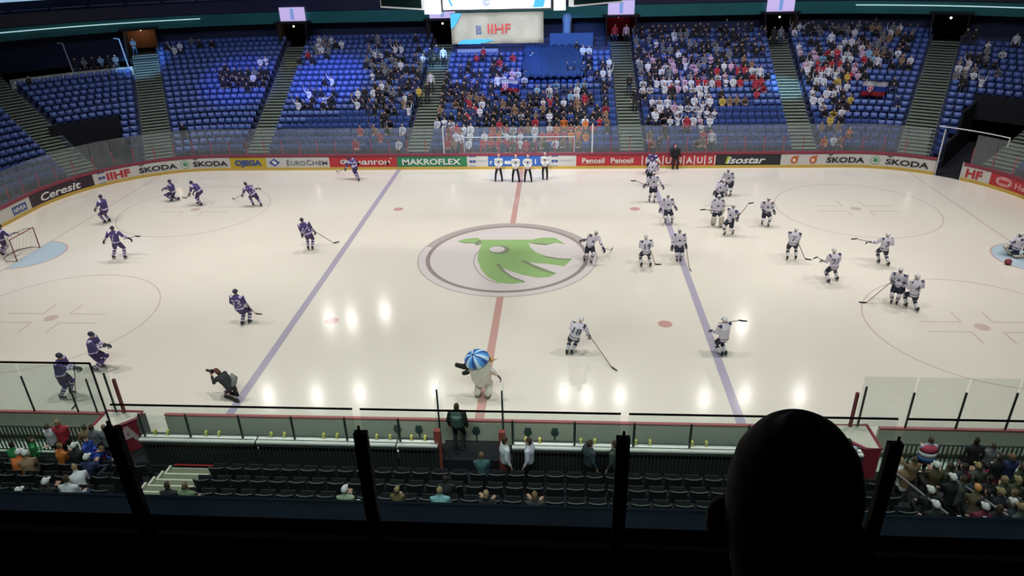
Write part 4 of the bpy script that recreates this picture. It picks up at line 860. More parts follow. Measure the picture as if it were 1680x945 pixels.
def numbered(e,jer,txt,J,mt,h=.30,front=False):
    me=text_mesh(txt,h,.004); bmx=bmesh.new(); bmx.from_mesh(jer.data); T=BVHTree.FromBMesh(bmx); bmx.free()
    u=J['up']; c=J['pel']*.42+J['shc']*.58; s=1 if front else -1; n=V((0,s,0)); nn=(n-u*n.dot(u)).normalized()
    xs=J['lat']*(-s)
    for v in me.vertices:
        p=c+xs*v.co.x+u*(v.co.y-h/2); hit=T.ray_cast(p+nn*.6,-nn)
        v.co=(hit[0] if hit[0] is not None else p+nn*.17)+nn*.012
    return link('number',me,mt,jer)
def kit(e,J,team,num=None,goalie=False,helmet=True,front_logo=True,bend=0):
    w=team=='w'; ju,jn,jt=(M_jw,M_jn,M_jn) if w else (M_jp,M_jl,M_jl)
    bm=body_union(J,.92); q,f=headloft(bm,J)
    me=remesh(bm,.022,1); 
    body=link('body',me,[M_skin,M_hair],e,True); H=J['head'];u=J['up']
    tex_bands(me,lambda c:1 if (c-H).length<.19 and ((c-H).dot(u)>.06 or ((c-H).dot(f)<-.01 and (c-H).dot(u)>-.08)) else 0)
    g=1.18 if goalie else 1.0; lt=J['lat']; P=J['pel']
    # jersey
    bm=bmesh.new(); loft(bm,[P-u*.06,P+u*.02,P+(J['chest']-P)*.5,J['chest'],J['shc'],J['neck']+u*.01],[(.215*g,.175*g),(.215*g,.17*g),(.215*g,.16*g),(.245*g,.165*g),(.225*g,.135*g),(.085,.085)],lt,16)
    for k in 'lr':
        sh,el,ha=J['sh'+k],J['el'+k],J['ha'+k]; loft(bm,[J['shc']+(sh-J['shc'])*.4,sh+(sh-J['shc'])*.15+u*.01,el,el+(ha-el)*.82],[.105*g,.105*g,.082*g,.068*g],None,10)
    me=remesh(bm,.03,2)
    def jb(c):
        t=(c-P).dot(u); ds=[segd(c,J['el'+k],J['ha'+k]) for k in 'lr']; dt=segd(c,P,J['shc'])
        for k in 'lr':
            a,b_=J['el'+k],J['ha'+k]; ab=b_-a; tt=(c-a).dot(ab)/ab.length_squared
            if segd(c,a,b_)<.11 and (0.26<tt<.42 if w else .2<tt<.5) and dt>.17: return 1
            if not w and (c-J['sh'+k]).length<.10 and t>.40: return 1
            if segd(c,a,b_)<.11 and tt>.62 and dt>.17: return 2 if not w else 0
            if w and (c-J['sh'+k]).length<.10 and t>.40 and dt>.12: return 1
        if dt<.36:
            if -.005<t<.03: return 1
            if not w and .03<=t<.075: return 2
        return 0
    tex_bands(me,jb); jer=link('jersey',me,[ju,jt,M_jn if w else M_jl],e,True)
    if num: numbered(e,jer,num,J,jn if w else M_jl,.30 if w else .36)
    elif front_logo: numbered(e,jer,'▲' if w else '●',J,M_jn if w else M_jl,.12,True)
    # pants
    bm=bmesh.new(); loft(bm,[P+u*.06,P-u*.02,P-u*.10],[(.185*g,.15*g),(.20*g,.165*g),(.19*g,.15*g)],lt,14)
    for k in 'lr': loft(bm,[J['hp'+k]+V((0,0,.02)),J['hp'+k]*.55+J['kn'+k]*.45,J['hp'+k]*.27+J['kn'+k]*.73],[.125,.125,.118],None,10)
    link('pants',remesh(bm,.03,2),M_pn if w else M_pp,e,True)
    for k,s in (('l',-1),('r',1)):
        kn,an,ha,el=J['kn'+k],J['an'+k],J['ha'+k],J['el'+k]
        bm=bmesh.new(); ks=[-.12,.06,.22,.42,.56,.68,.84,1]; R=[.085,.088,.078,.082,.08,.072,.062,.055]
        mm=[0,0,1,0,0,0,0,0] if w else [0,1,0,1,0,1,0,0]
        if goalie:
            loft(bm,[kn+V((0,.03,.10)),kn*.5+an*.5+V((0,.05,0)),an+V((0,.06,-.05))],[(.15,.09),(.145,.085),(.15,.09)],V((1,0,0)),8); link('leg_pad',bm,M_pad,e,True)
        else:
            loft(bm,[kn+(an-kn)*t for t in ks],R,None,10,True,mm); link('sock',bm,[M_sw,M_jn] if w else [M_jp,M_jl],e,True)
        # skate: boot, holder and blade
        bm=bmesh.new(); loft(bm,[an+V((0,-.02,.06)),an+V((0,0,-.01)),an+V((0,.03,-.045))],[.058,.055,(.052,.05)],V((1,0,0)),8); loft(bm,[an+V((0,-.05,-.045)),an+V((0,.06,-.05)),an+V((0,.17,-.06))],[(.045,.035),(.048,.034),(.038,.022)],V((1,0,0)),8)
        sk=link('skate',bm,M_black,e,True); bm=bmesh.new(); box(bm,an.x-.006,an.x+.006,an.y-.10,an.y+.19,an.z-.145,an.z-.09); link('blade',bm,M_blade,sk)
        bm=bmesh.new(); hand(bm,ha-(ha-el).normalized()*.02,el,s,.9,0,1.75); loft(bm,[ha-(ha-el).normalized()*.12,ha],[.066,.052],None,8)
        if goalie and k=='l': loft(bm,[ha,ha+V((0,.05,-.02))],[(.13,.17),(.12,.15)],V((1,0,0)),8)
        link('glove',bm,M_glv if not goalie else M_pad,e,True)
    if helmet:
        bm=bmesh.new(); loft(bm,[q(-.005,-.02),q(.03,-.012),q(.07,-.012),q(.115,-.012),q(.14,-.012)],[(.088,.108),(.098,.122),(.094,.118),(.066,.085),(.03,.04)],lt,14)
        h=link('helmet',bm,M_hel if w else M_hen,e,True)
        bm=bmesh.new()
        if goalie: loft(bm,[q(-.09,.06),q(0,.085),q(.03,.09)],[(.07,.05),(.085,.05),(.08,.04)],lt,8)
        else: loft(bm,[q(-.02,.09),q(.03,.10)],[(.075,.028),(.08,.03)],lt,10)
        link('visor',bm,M_vis,h,True)
    return jer
def stick(hp,bl,label,goalie=False):
    """shaft from the blade through the hand, 1.5 m long; blade laid towards the ice"""
    hp=V(hp);bl=V(bl); d=(hp-bl); L=max(.75,min(1.65,d.length+.2)) if d.length<1.65 else d.length; top=bl+d.normalized()*L
    e=empty('hockey_stick',bl); tag(e,label,'hockey stick','hockey sticks'); r=.016 if not goalie else .022
    bm=bmesh.new(); loft(bm,[V((0,0,0)),top-bl],[(r*1.2,r),(r*1.2,r)],None,6); link('shaft',bm,M_stick,e)
    f=V((-d.x,-d.y,0)); f=f.normalized() if f.length>.05 else V((1,0,0))
    bm=bmesh.new(); loft(bm,[V((0,0,.02)),f*.12+V((0,0,.01)),f*.30+V((0,0,.02))],[(.018,.035),(.016,.038),(.010,.03)],V((-f.y,f.x,0)),8); link('blade',bm,M_black,e)
    return e
def skater(team,head,pel,hands,feet,hd,label,num=None,stick_=None,slabel=None,goalie=False,civil=None,hdy=(0,0),fdy=0,helmet=True,hoff=0):
    """all points in the photograph, turned into places on the upright plane through the feet"""
    g=[onz(*f,0) for f in feet]; c=(g[0]+g[1])/2; y=c.y
    R=Matrix.Translation((c.x,c.y,0))@Matrix.Rotation(math.radians(hd),4,'Z'); Ri=R.inverted()
    def Pt(u,v,dy=0): return Ri@ony(u,v,y+dy)
    pl=Pt(*pel); pl.z=min(.99,max(.5,pl.z+(.10 if not goalie else 0))); fwdw=V((-math.sin(math.radians(hd)),math.cos(math.radians(hd)),0))
    he=Pt(*head); he.y+=hoff; 
    ha=[Pt(*h,dy) for h,dy in zip(hands,hdy)]
    if not goalie and hdy==(0,0): ha=[h+V((0,.22,0)) for h in ha]
    an=[Ri@V((p.x,p.y,.09 if civil else .14)) for p in g]
    # left and right by local x
    ha.sort(key=lambda p:p.x); an.sort(key=lambda p:p.x)
    if an[1].x-an[0].x<.16: an[0].x-=.09; an[1].x+=.09
    if ha[1].x-ha[0].x<.2: ha[0].x-=.1; ha[1].x+=.1
    J=joints(pl,he,ha[0],ha[1],an[0],an[1],wide=.22)
    e=empty('person',(c.x,c.y,0),math.radians(hd)); tag(e,label,'person')
    if civil: civil(e,J)
    else: kit(e,J,team,num,goalie,helmet)
    if stick_:
        hx=[R@J['hal'],R@J['har']]; b=stick_[0]; k=stick_[1]; bl=onz(*b,.04) if k=='ice' else ony(*b,y+k)
        src=min(hx,key=lambda p:(p-bl).length) ; stick(src,bl,slabel or ('stick of the '+label[10:]),goalie)
    return e,J
WT='w';PT='p'
S=skater
S(PT,(278,298),(284,317),[(273,310),(281,309)],[(283,331),(294,329)],95,'person in navy-purple kit striding left, first of the pair by the left faceoff spot',None)
S(PT,(314,300),(328,316),[(317,318),(321,316)],[(326,335),(331,338)],75,'person in purple kit stooping over a stick by the left faceoff spot',None,((306,325),0),'stick of the stooping purple skater by the left faceoff spot')
S(PT,(403,302),(416,321),[(399,322),(423,311)],[(416,338),(429,339)],40,'person in purple kit gliding left near the yellow board, number on back','13',((384,327),'ice'),'stick reaching left from the purple skater below the yellow board')
S(PT,(165,323),(173,346),[(161,347),(167,345)],[(175,366),(179,365)],80,'person in purple kit near the left corner boards, facing left',None)
S(PT,(184,375),(191,400),[(167,401),(211,391)],[(187,425),(206,425)],0,'person in purple kit with both arms spread beside the left goal','7',((222,388),0),'stick held out by the purple skater with spread arms',hdy=(.05,.05))
S(PT,(-1,372),(3,395),[(15,385),(-6,392)],[(2,418),(6,420)],-30,'person in purple kit cut by the left picture edge behind the goal',None)
S(PT,(572,260),(582,276),[(569,279),(585,272)],[(586,294),(591,297)],45,'person in purple kit passing the red Cyrillic board','24',((554,282),'ice'),'stick of the purple skater passing the red board')
S(PT,(495,361),(506,386),[(494,388),(514,382)],[(506,410),(513,410)],5,'person in purple kit seen from behind, left of the left blue line','44',((548,399),'ice'),'stick pointing right from the purple skater left of the blue line')
S(PT,(385,476),(394,509),[(379,504),(404,509)],[(401,535),(407,531)],-12,'person in purple kit turning right in front of the left faceoff circle','93',((420,515),.1),'short-looking stick of the purple skater by the left circle')
S(PT,(149,544),(154,581),[(163,566),(161,568)],[(157,607),(164,604)],-80,'person in purple kit upright by the left near boards, facing right',None)
S(PT,(97,578),(100,616),[(114,602),(110,606)],[(102,655),(118,646)],-80,'person in navy-purple kit stepping behind the left glass panel',None,((124,664),'ice'),'stick held down in front of the navy skater behind the left glass')
S(PT,(1072,251),(1069,268),[(1064,266),(1074,266)],[(1066,286),(1071,285)],160,'person in dark kit at the far boards, behind the stooping white skater',None)
S(WT,(1077,264),(1068,283),[(1060,284),(1076,279)],[(1064,304),(1070,306)],150,'person in white kit stooping near the boxed-letter red board',None)
S(WT,(1073,284),(1072,308),[(1058,301),(1087,304)],[(1065,330),(1073,332)],180,'person in white kit with a raised stick, at the top of the right blue line',None,((1043,297),-.2),'raised stick held out left at the top of the right blue line')
S(WT,(1096,320),(1096,346),[(1083,340),(1107,337)],[(1091,366),(1102,366)],180,'person in white kit standing on the right blue line, second from the top',None)
S(WT,(978,382),(968,405),[(955,391),(988,405)],[(958,427),(969,431)],195,'person in white kit skating over the right rim of the centre emblem',None,((1003,410),'ice'),'stick of the white skater on the rim of the emblem')
S(WT,(1060,389),(1060,415),[(1053,404),(1067,406)],[(1052,438),(1067,438)],10,'person in white kit alone between the emblem and the right blue line','19',((1075,434),'ice'),'stick of the lone white skater left of the right blue line')
S(WT,(1115,379),(1114,405),[(1102,401),(1124,398)],[(1110,428),(1116,427)],180,'person in white kit standing on the right blue line, third from the top',None,((1131,441),'ice'),'stick held low across the right blue line')
S(WT,(1195,280),(1196,301),[(1184,295),(1203,296)],[(1191,320),(1198,321)],165,'person in white kit at the top of the group right of the blue line',None)
S(WT,(1187,298),(1180,316),[(1175,312),(1190,314)],[(1179,336),(1188,338)],150,'person in white kit behind the standing goalkeeper',None)
S(WT,(1180,323),(1176,345),[(1167,346),(1186,344)],[(1169,369),(1183,372)],180,'person in white goalkeeper kit with cream pads among the group',None,((1157,344),-.1),'goalkeeper stick held out left',goalie=True)
S(WT,(1206,331),(1198,364),[(1211,354),(1207,356)],[(1189,385),(1203,384)],140,'person in white kit bending forward with stick raised right',None,((1228,334),-.1),'raised stick pointing up right from the bending white skater')
S(WT,(1261,327),(1257,349),[(1250,342),(1268,343)],[(1252,368),(1257,371)],180,'person in white kit standing at the left edge of the far right circle',None)
S(WT,(1306,377),(1300,401),[(1299,398),(1309,400)],[(1291,427),(1305,426)],-15,'person in white kit seen from behind below the far right circle, stick on ice','7',((1321,425),'ice'),'stick lying right of the white skater below the far right circle')
S(WT,(1369,407),(1368,440),[(1355,431),(1378,435)],[(1359,465),(1373,461)],10,'person in white kit seen from behind, stick held out to the left','27',((1341,422),-.1),'thin stick held up left by the number twenty-seven skater')
S(WT,(1457,386),(1450,410),[(1432,400),(1461,402)],[(1444,432),(1454,437)],5,'person in white kit with a big single digit, stick stretched far left','3',((1406,392),.1),'long stick stretched out left at waist height')
S(WT,(1478,444),(1473,470),[(1465,458),(1484,472)],[(1462,497),(1471,498)],150,'person in white kit leaning on the neighbour, left one of the close pair',None,((1421,497),'ice'),'stick reaching down left to the near right circle')
S(WT,(1506,452),(1499,485),[(1490,470),(1513,466)],[(1489,504),(1501,512)],5,'person in white kit seen from behind, right one of the close pair','4')
S(WT,(1676,386),(1667,407),[(1655,404),(1685,404)],[(1660,420),(1676,421)],90,'person in white goalkeeper kit crouching in the right crease',None,None,None,goalie=True)
S(WT,(956,519),(942,555),[(964,554),(938,541)],[(930,582),(938,582)],-15,'person in white kit leaning right, below the centre emblem','18',((1004,603),'ice'),'long stick reaching down right below the centre emblem')
S(WT,(1189,520),(1187,558),[(1176,547),(1199,533)],[(1183,585),(1190,584)],30,'person in white kit with cream helmet by the near end of the right blue line',None,((1212,526),.1),'stick sticking out right behind the white skater by the bright glint')
# referees: white shirts, black trousers
def clothes(e,J,top,bot,shoe=M_black,hair=M_hair,cap=None,hairlen=0,detail=None,bulk=1.05,sleeve=1,vest=None,topn='shirt'):
    bm=body_union(J,.92); q,f=headloft(bm,J); me=remesh(bm,.022,1); H=J['head'];u=J['up']
    link('body',me,M_skin,e,True); lt=J['lat'];P=J['pel']
    bm=bmesh.new(); loft(bm,[P-u*.03,P+(J['chest']-P)*.5,J['chest'],J['shc'],J['neck']],[(.18*bulk,.135*bulk),(.175*bulk,.13*bulk),(.20*bulk,.135*bulk),(.18*bulk,.11*bulk),(.075,.075)],lt,14)
    for k in 'lr':
        el,ha=J['el'+k],J['ha'+k]; loft(bm,[J['shc']+(J['sh'+k]-J['shc'])*.4,J['sh'+k],el,el+(ha-el)*.9*sleeve],[.08*bulk,.078*bulk,.06*bulk,.045*bulk],None,10)
    s=link(topn,remesh(bm,.028,2),top,e,True)
    bm=bmesh.new(); loft(bm,[P+u*.05,P-u*.06],[(.17,.13),(.175,.135)],lt,12)
    for k in 'lr': loft(bm,[J['hp'+k],J['kn'+k],J['an'+k]],[.10,.075,.065],None,10)
    link('trousers',remesh(bm,.028,2),bot,e,True)
    for k,sd in (('l',-1),('r',1)):
        bm=bmesh.new(); foot(bm,J['an'+k],(0,1,0),.18,.05); link('shoe',bm,shoe,e,True); bm=bmesh.new(); hand(bm,J['ha'+k],J['el'+k],sd,.6,0,1.1); link('hand',bm,M_skin,e,True)
    bm=bmesh.new(); loft(bm,[q(-.03-hairlen,-.045),q(.02,-.022),q(.07,-.015),q(.115,-.012),q(.13,-.012)],[(.080,.078),(.084,.088),(.080,.094),(.056,.072),(.03,.04)],lt,12); link('cap' if cap else 'hair',bm,cap or hair,e,True)
    return s,q
M_ref=mat('referee_shirt',(.68,.67,.66),.8); M_rt=mat('trousers_black',(.01,.01,.012),.8); M_rb=mat('referee_band',(.55,.10,.10),.7)
for i,(u,v,nm) in enumerate(((818,297,'leftmost'),(846,298,'second from left'),(866,298,'third from left'),(894,294,'rightmost'))):
    def rf(e,J):
        s,q=clothes(e,J,M_ref,M_rt,cap=mat('referee_helmet',(.62,.42,.42),.4))
        bm=bmesh.new(); c=J['chest']+V((0,.155,-.02)); vs=[bm.verts.new(c+V(p)) for p in ((0,0,.09),(.07,0,0),(0,0,-.09),(-.07,0,0))]; bm.faces.new(vs[::-1]); o=link('front_patch',bm,M_black,s)
    sp=1 if i!=3 else .6
    S(None,(u,v-42),(u,v-20),[(u-3,v-25),(u+3,v-25)],[(u-5*sp,v),(u+6*sp,v)],180,'person in white referee shirt and black trousers before the blue board, '+nm,civil=rf)
def jk(e,J): clothes(e,J,mat('jacket_black',(.01,.011,.013),.8),M_rt,cap=mat('cap_red',(.45,.05,.05),.7),topn='jacket',bulk=1.2)
S(None,(1108,240),(1108,258),[(1100,257),(1116,257)],[(1104,277),(1111,277)],180,'person in black with a red cap standing at the boxed-letter board',civil=jk)
# photographer kneeling on the ice
g=onz(380,652); e=empty('person',(g.x,g.y,0),math.radians(70)); tag(e,'person in black kneeling on the ice with a camera near the left blue line','person')
J=joints((0,-.10,.50),(.0,.42,1.02),(-.10,.62,.86),(.12,.60,.86),(-.16,-.45,.10),(.16,.30,.10),kneeh=(0,.6,-1),elh=(0,-.2,-1))
J['knl']=V((-.12,.18,.09)); 
s_,q=clothes(e,J,mat('coat_charcoal',(.02,.022,.028),.8),mat('trousers_black',(.01,.01,.012)),hair=mat('auburn_hair',(.12,.05,.03),.8),hairlen=.06,bulk=1.2,topn='jacket')
R=e.matrix_basis if False else Matrix.Translation((g.x,g.y,0))@Matrix.Rotation(math.radians(70),4,'Z')
c=empty('camera_with_lens',R@V((0,.68,.96)),math.radians(70)); tag(c,'black camera held to the eye by the kneeling person','camera')
bm=bmesh.new(); box(bm,-.075,.075,-.05,.03,-.055,.05); box(bm,-.03,.03,-.04,.03,.05,.08); link('camera_body',bm,M_black,c); bm=bmesh.new(); loft(bm,[(0,.03,0),(0,.16,0),(0,.24,0)],[.04,.045,.05],None,12); link('lens',bm,M_black,c)
bm=bmesh.new(); loft(bm,[(-.0,-.26,.62),(.02,-.36,.9),(.05,-.20,1.02)],[(.12,.07),(.14,.08),(.06,.05)],None,10); p=link('shoulder_bag',bm,mat('bag_grey_green',(.20,.23,.21),.8),None,True); p.matrix_world=R; tag(p,'grey-green bag on the back of the kneeling photographer','bag')
# costumed entertainer in a plain bulky white suit
g=onz(791,652); e=empty('person',(g.x,g.y,0),math.radians(-12)); tag(e,'person in a bulky white fleece costume under a blue panelled cap on the centre line','person')
M_fl=mat('costume_fleece',(.62,.60,.54),.95,noise=.12,nscale=14,bump=.6); M_flb=mat('costume_black',(.015,.013,.012),.9)
J=joints((0,0,.86),(0,.0,1.62),(-.62,.02,.98),(.62,.05,.98),(-.16,0,.12),(.20,.03,.12),wide=.30,hipw=.14)
bm=body_union(J,.9); headloft(bm,J); link('body',remesh(bm,.025,1),M_skin,e,True)
bm=bmesh.new(); loft(bm,[(0,0,.62),(0,0,.80),(0,0,1.1),(0,0,1.38),(.02,0,1.56),(.04,0,1.72)],[(.24,.22),(.35,.30),(.40,.34),(.38,.33),(.33,.29),(.22,.22)],None,18)
for k in 'lr': loft(bm,[J['hp'+k]+V((0,0,.05)),J['kn'+k],J['an'+k]+V((0,0,.02))],[.17,.14,.13],None,12)
loft(bm,[(.2,0,1.3),(.48,.02,1.16),(.58,.05,1.02)],[.13,.08,.06],None,10); link('suit',remesh(bm,.03,3),M_fl,e,True)
bm=bmesh.new(); loft(bm,[(-.34,-.02,1.40),(-.62,-.02,1.22),(-.92,-.02,1.26)],[(.07,.10),(.06,.12),(.04,.09)],(0,1,0),10); link('black_sleeve',bm,M_flb,e,True)
bm=bmesh.new(); loft(bm,[(-.38,-.04,1.24),(-.50,-.04,1.02),(-.66,-.04,.94)],[(.07,.09),(.06,.10),(.04,.08)],(0,1,0),10); link('black_sleeve',bm,M_flb,e,True)
bm=bmesh.new(); hand(bm,(.62,.05,.98),(.5,.03,1.15),1,.6,0,1.6); link('mitten',bm,mat('mitten_grey',(.10,.10,.10),.8),e,True)
for x in (-.16,.20):
    bm=bmesh.new(); loft(bm,[(x,-.06,.06),(x,.08,.05),(x,.24,.04)],[(.10,.06),(.11,.05),(.08,.03)],(1,0,0),10); link('boot',bm,mat('boot_taupe',(.16,.13,.11),.8),e,True)
M_cb=mat('cap_blue',(.06,.30,.75),.5); M_cn=mat('cap_navy',(.02,.08,.30),.5); M_cl=mat('cap_seam_pale',(.50,.70,.90),.5)
bm=bmesh.new(); n=18; rings=[]
for j in range(7):
    a=j/6*PI/2*1.05; rings.append([bm.verts.new((.47*math.cos(a)*math.cos(2*PI*i/n),.40*math.cos(a)*math.sin(2*PI*i/n),.34*math.sin(a))) for i in range(n)])
for j in range(6):
    for i in range(n): bm.faces.new((rings[j][i],rings[j][(i+1)%n],rings[j+1][(i+1)%n],rings[j+1][i])).material_index=(0,1,2)[i%3] if i%3<2 else 2
capo=link('panelled_cap',bm,[M_cb,M_cn,M_cl],e,True); capo.location=(-.10,-.03,1.60); capo.rotation_euler=(math.radians(28),math.radians(-16),0)
bm=bmesh.new(); loft(bm,[(.22,.1,1.62),(.40,.12,1.58),(.56,.1,1.62)],[(.10,.08),(.09,.05),(.03,.02)],None,8); link('tan_visor',bm,mat('visor_tan',(.55,.33,.14),.7),e,True)
bm=bmesh.new(); loft(bm,[(.26,.0,1.62),(.34,.02,1.70)],[.06,.05],None,8); link('brown_knot',bm,mat('knot_brown',(.16,.05,.03),.7),e,True)
# man in a dark vest standing between the benches
def standing(u,v,y,z0,hd,label,top,bot=M_rt,hair=M_hair,h=1.0,hands=None,cap=None,topn='shirt',bulk=1.1,hl=0,num=None,headv=None):
    p=ony(u,v,y); e=empty('person',(p.x,y,z0),math.radians(hd)); tag(e,label,'person')
    hh=hands or ((-.28,.08,.88),(.28,.08,.88)); J=joints((0,0,.94),(0,.02,1.62),hh[0],hh[1],(-.12,0,.09),(.12,.02,.09)); s,q=clothes(e,J,top,bot,hair=hair,cap=cap,hairlen=hl,bulk=bulk,topn=topn); e.scale=(h,h,h); return e,J,s
bm=bmesh.new(); box(bm,-.9,.95,-16.35,-15.4,0,.38); struct('floor_step',bm,M_dark)
e,J,s=standing(751,700,-15.85,.38,-4,'person in a dark green lettered vest standing between the two benches, seen from behind',mat('jacket_black',(.01,.011,.013),.8),topn='jacket',hair=M_hair,bulk=1.2)
P=J['pel']; bm=bmesh.new(); loft(bm,[P+(J['chest']-P)*.1,P+(J['chest']-P)*.5,J['chest'],J['shc']],[(.225,.175),(.225,.175),(.24,.175),(.20,.14)],J['lat'],16); vest=link('vest',remesh(bm,.028,2),[mat('vest_dark_green',(.05,.09,.08),.8),mat('vest_print',(.20,.30,.28),.8)],e,True)
tex_bands(vest.data,lambda c:1 if c.y<0 and abs(c.x)<.13 and (1.26<c.z<1.30 or 1.33<c.z<1.39) else 0)

# men at the right bench
M_shw=mat('shirt_white',(.60,.62,.68),.8); M_shp=mat('shirt_pale_lilac',(.58,.56,.70),.8)
standing(828,722,-16.9,-.03,-70,'person in white shirt with dark hair at the bench, left of two',M_shw,bulk=1.15)
standing(868,727,-16.9,-.03,75,'person in pale lilac-white shirt at the bench, right of two',M_shp,bulk=1.05)
standing(967,735,-16.95,-.03,-60,'person in dark suit leaning at the right bench',mat('suit_dark',(.03,.045,.055),.8),topn='jacket')
standing(1009,735,-16.95,-.04,60,'person in dark suit partly behind the middle balcony post',mat('suit_dark2',(.035,.05,.045),.8),topn='jacket')
e,J,s=standing(1396,712,-16.7,0,0,'person in white jacket with dark side stripes beside the bald head',mat('jacket_pale_blue',(.50,.53,.62),.8),bulk=1.15,topn='jacket')
for sx in (-1,1):
    bm=bmesh.new(); loft(bm,[(sx*.16,-.14,.95),(sx*.17,-.155,1.15),(sx*.15,-.14,1.38)],[(.03,.01)]*3,(1,0,0),6); link('stripe',bm,mat('stripe_navy',(.03,.04,.12),.8),s)
# crowd of the near stand, each one built by itself
def near(u,v,row,vi,c,label,yaw=0,cap=None,z=None,scale=1.0,col=None):
    """u, v: where the head shows; the person is put in the row whose head height meets that sight line"""
    H=SV[vi][1]['head']*scale; Rz=Matrix.Rotation(math.radians(yaw),4,'Z'); off=Rz@H; d=ray(u,v); best=None
    for k in range(0,6):
        y=NY-NR*k-.42; t=(y+off.y-CAM.y)/d.y; q=CAM+d*t; e_=abs(q.z-(NH*k+off.z))
        if best is None or e_<best[0]: best=(e_,k,q.x-off.x,y)
    if v<712 and vi>=7:   # on their feet at the railing
        best=(0,0,(CAM+d*((-16.45-CAM.y)/d.y)).x-off.x,-16.45)
    _,k,x,y=best
    o=person(SVM[vi],Matrix.Translation((x,y,NH*k-(.04 if best[3]==-16.45 else 0)))@Rz@Matrix.Scale(scale,4),c,label,None,col)
    if cap:
        bm=bmesh.new(); H=SV[vi][1]['head']; loft(bm,[H+V((0,-.0,.0)),H+V((0,0,.06)),H+V((0,0,.11))],[(.092,.11),(.088,.105),(.05,.06)],None,10); k=link('cap',bm,cap,o,True)
        bm=bmesh.new(); loft(bm,[H+V((0,.08,.03)),H+V((0,.18,.02))],[(.07,.012),(.05,.01)],(1,0,0),8); link('cap_peak',bm,cap,k,True)
    return o
CW=mat('cap_white',(.72,.73,.72),.7); CO=mat('cap_orange',(.62,.30,.10),.7); CT=mat('cap_tan',(.30,.24,.12),.7)
near(73,690,0,8,'w','person in white and blue shirt standing by the left railing',0,None,.0,.9)
near(86,703,1,1,'o','person in bright orange top beside the white shirt at the left railing',-20,None,.25)
near(50,722,2,8,'e','person in green top leaning behind the orange one',-50,None,.05,.9); near(22,736,3,0,'e','person in green top at the left picture edge',0,None,.2)
near(40,742,2,3,'b','person in white cap left of the green top',30,CW,.2); near(32,746,3,3,'o','person in pale cap and orange top at the left edge',0,CW,.1)
near(122,735,2,1,'k','person in white helmet-like cap beside the blue shirts',0,CW,.25)
near(140,722,1,8,'n','person in bright blue shirt left of the left balcony post',-90,None,-.15,.95,(.03,.08,.45)); near(163,728,1,3,'n','person in bright blue shirt touching the left balcony post',-80,None,.2,1,(.03,.07,.38))
near(120,762,3,3,'w','person in white shirt bending in front of the blue shirts',40,None,.35); near(108,786,4,0,'w','person in wide white shirt nearest the parapet on the left',0,None,.3,1.1)
near(144,757,3,1,'n','person with white cap above the white shirt',0,CW,.2)
near(78,800,4,1,'k','person with white patterned scarf at the parapet, left',0,CW,-.05); near(30,806,4,3,'k','person in black with white cap at the left end of the parapet',0,CW,0)
near(92,690,1,8,'r','person in dark red by the left railing',10,None,-.2); near(135,695,0,7,'b','person in beige leaning on the left railing',20,None,-.2,.9); near(148,698,0,8,'g','person in grey behind the left railing, next to the beige one',0,None,-.3,.9)
near(170,705,0,7,'g','person in grey-white right beside the left balcony post',0,None,-.3,.9)
near(275,800,3,0,'k','person in black sitting by the near stairs, left of two',0); near(306,806,3,0,'d','person in pale green top sitting by the near stairs, right of two',0,None,None,1,(.16,.22,.13))
near(566,808,3,1,'g','person in pale green jacket with white cap left of the middle balcony post',0,CW,None,1,(.30,.36,.26)); near(584,820,4,0,'w','person with white cap touching the middle-left balcony post',0,CW,-.02)
near(616,822,4,0,'d','person in olive top right of the middle-left balcony post',0,None,0,1,(.12,.13,.06)); near(651,805,3,8,'b','person with pale cap and ochre hair standing in the near stand',0,CT,.0,.8,(.14,.11,.05))
near(686,824,4,0,'d','person in mottled yellow-green top at the parapet',0,None,0,1,(.15,.15,.07)); near(722,815,4,0,'c','person in turquoise top at the parapet, centre',0,None,.15,1.05,(.20,.42,.46))
near(798,822,4,4,'k','person in dark top with long hair at the parapet',0,None,.05); near(838,826,4,0,'r','person in crimson top at the parapet',0,None,-.02,1,(.45,.04,.09)); near(877,808,4,4,'g','person with long fair hair in grey-brown top right of the crimson one',0,None,.2,1,(.05,.05,.045))
near(790,755,0,0,'c','person in dark teal patterned top behind the bench rail',0,None,.0,1,(.05,.12,.13))
near(730,775,1,0,'k','person in black sitting alone behind the vest man',0)
o=near(1533,705,0,8,'w','person wrapped in white, blue and red in the right near stand',0,None,-.15,1,(.5,.5,.6))
bm=bmesh.new(); J=SV[8][1]
loft(bm,[V((0,-.0,.95)),V((0,-.01,1.1))],[(.235,.185),(.25,.19)],None,14,False); 
loft(bm,[V((0,-.01,1.1)),V((0,-.01,1.26))],[(.25,.19),(.25,.185)],None,14,False); loft(bm,[V((0,-.01,1.26)),V((0,-.01,1.40)),V((0,0,1.48))],[(.25,.185),(.21,.15),(.1,.1)],None,14,False)
sc3=[mat('scarf_blue',(.04,.16,.50),.8),mat('scarf_white',(.62,.66,.74),.8),mat('scarf_red',(.50,.06,.12),.8)]
for f_ in bm.faces: f_.material_index=0 if f_.calc_center_median().z<1.1 else 1 if f_.calc_center_median().z<1.28 else 2
link('tricolour_shirt',bm,sc3,o,True)
near(1612,700,0,7,'k','person in black suit standing at the right railing, white collar',0,None,-.05,1.0); near(1655,712,0,7,'k','person in black at the right railing, right of the suit',20,None,-.25); near(1640,706,1,8,'g','person in grey at the right railing',0,None,-.4,.9); near(1675,712,0,8,'n','person in navy at the right picture edge',0,None,-.2)
near(1487,730,0,3,'w','person in white top just right of the right balcony post',0,None,0,1,(.5,.52,.5)); near(1500,722,0,0,'b','person with brown hair above the white top by the right post',0,None,.1); near(1512,716,1,8,'b','person in brown left of the tricolour shirt',0,None,-.5,.9)
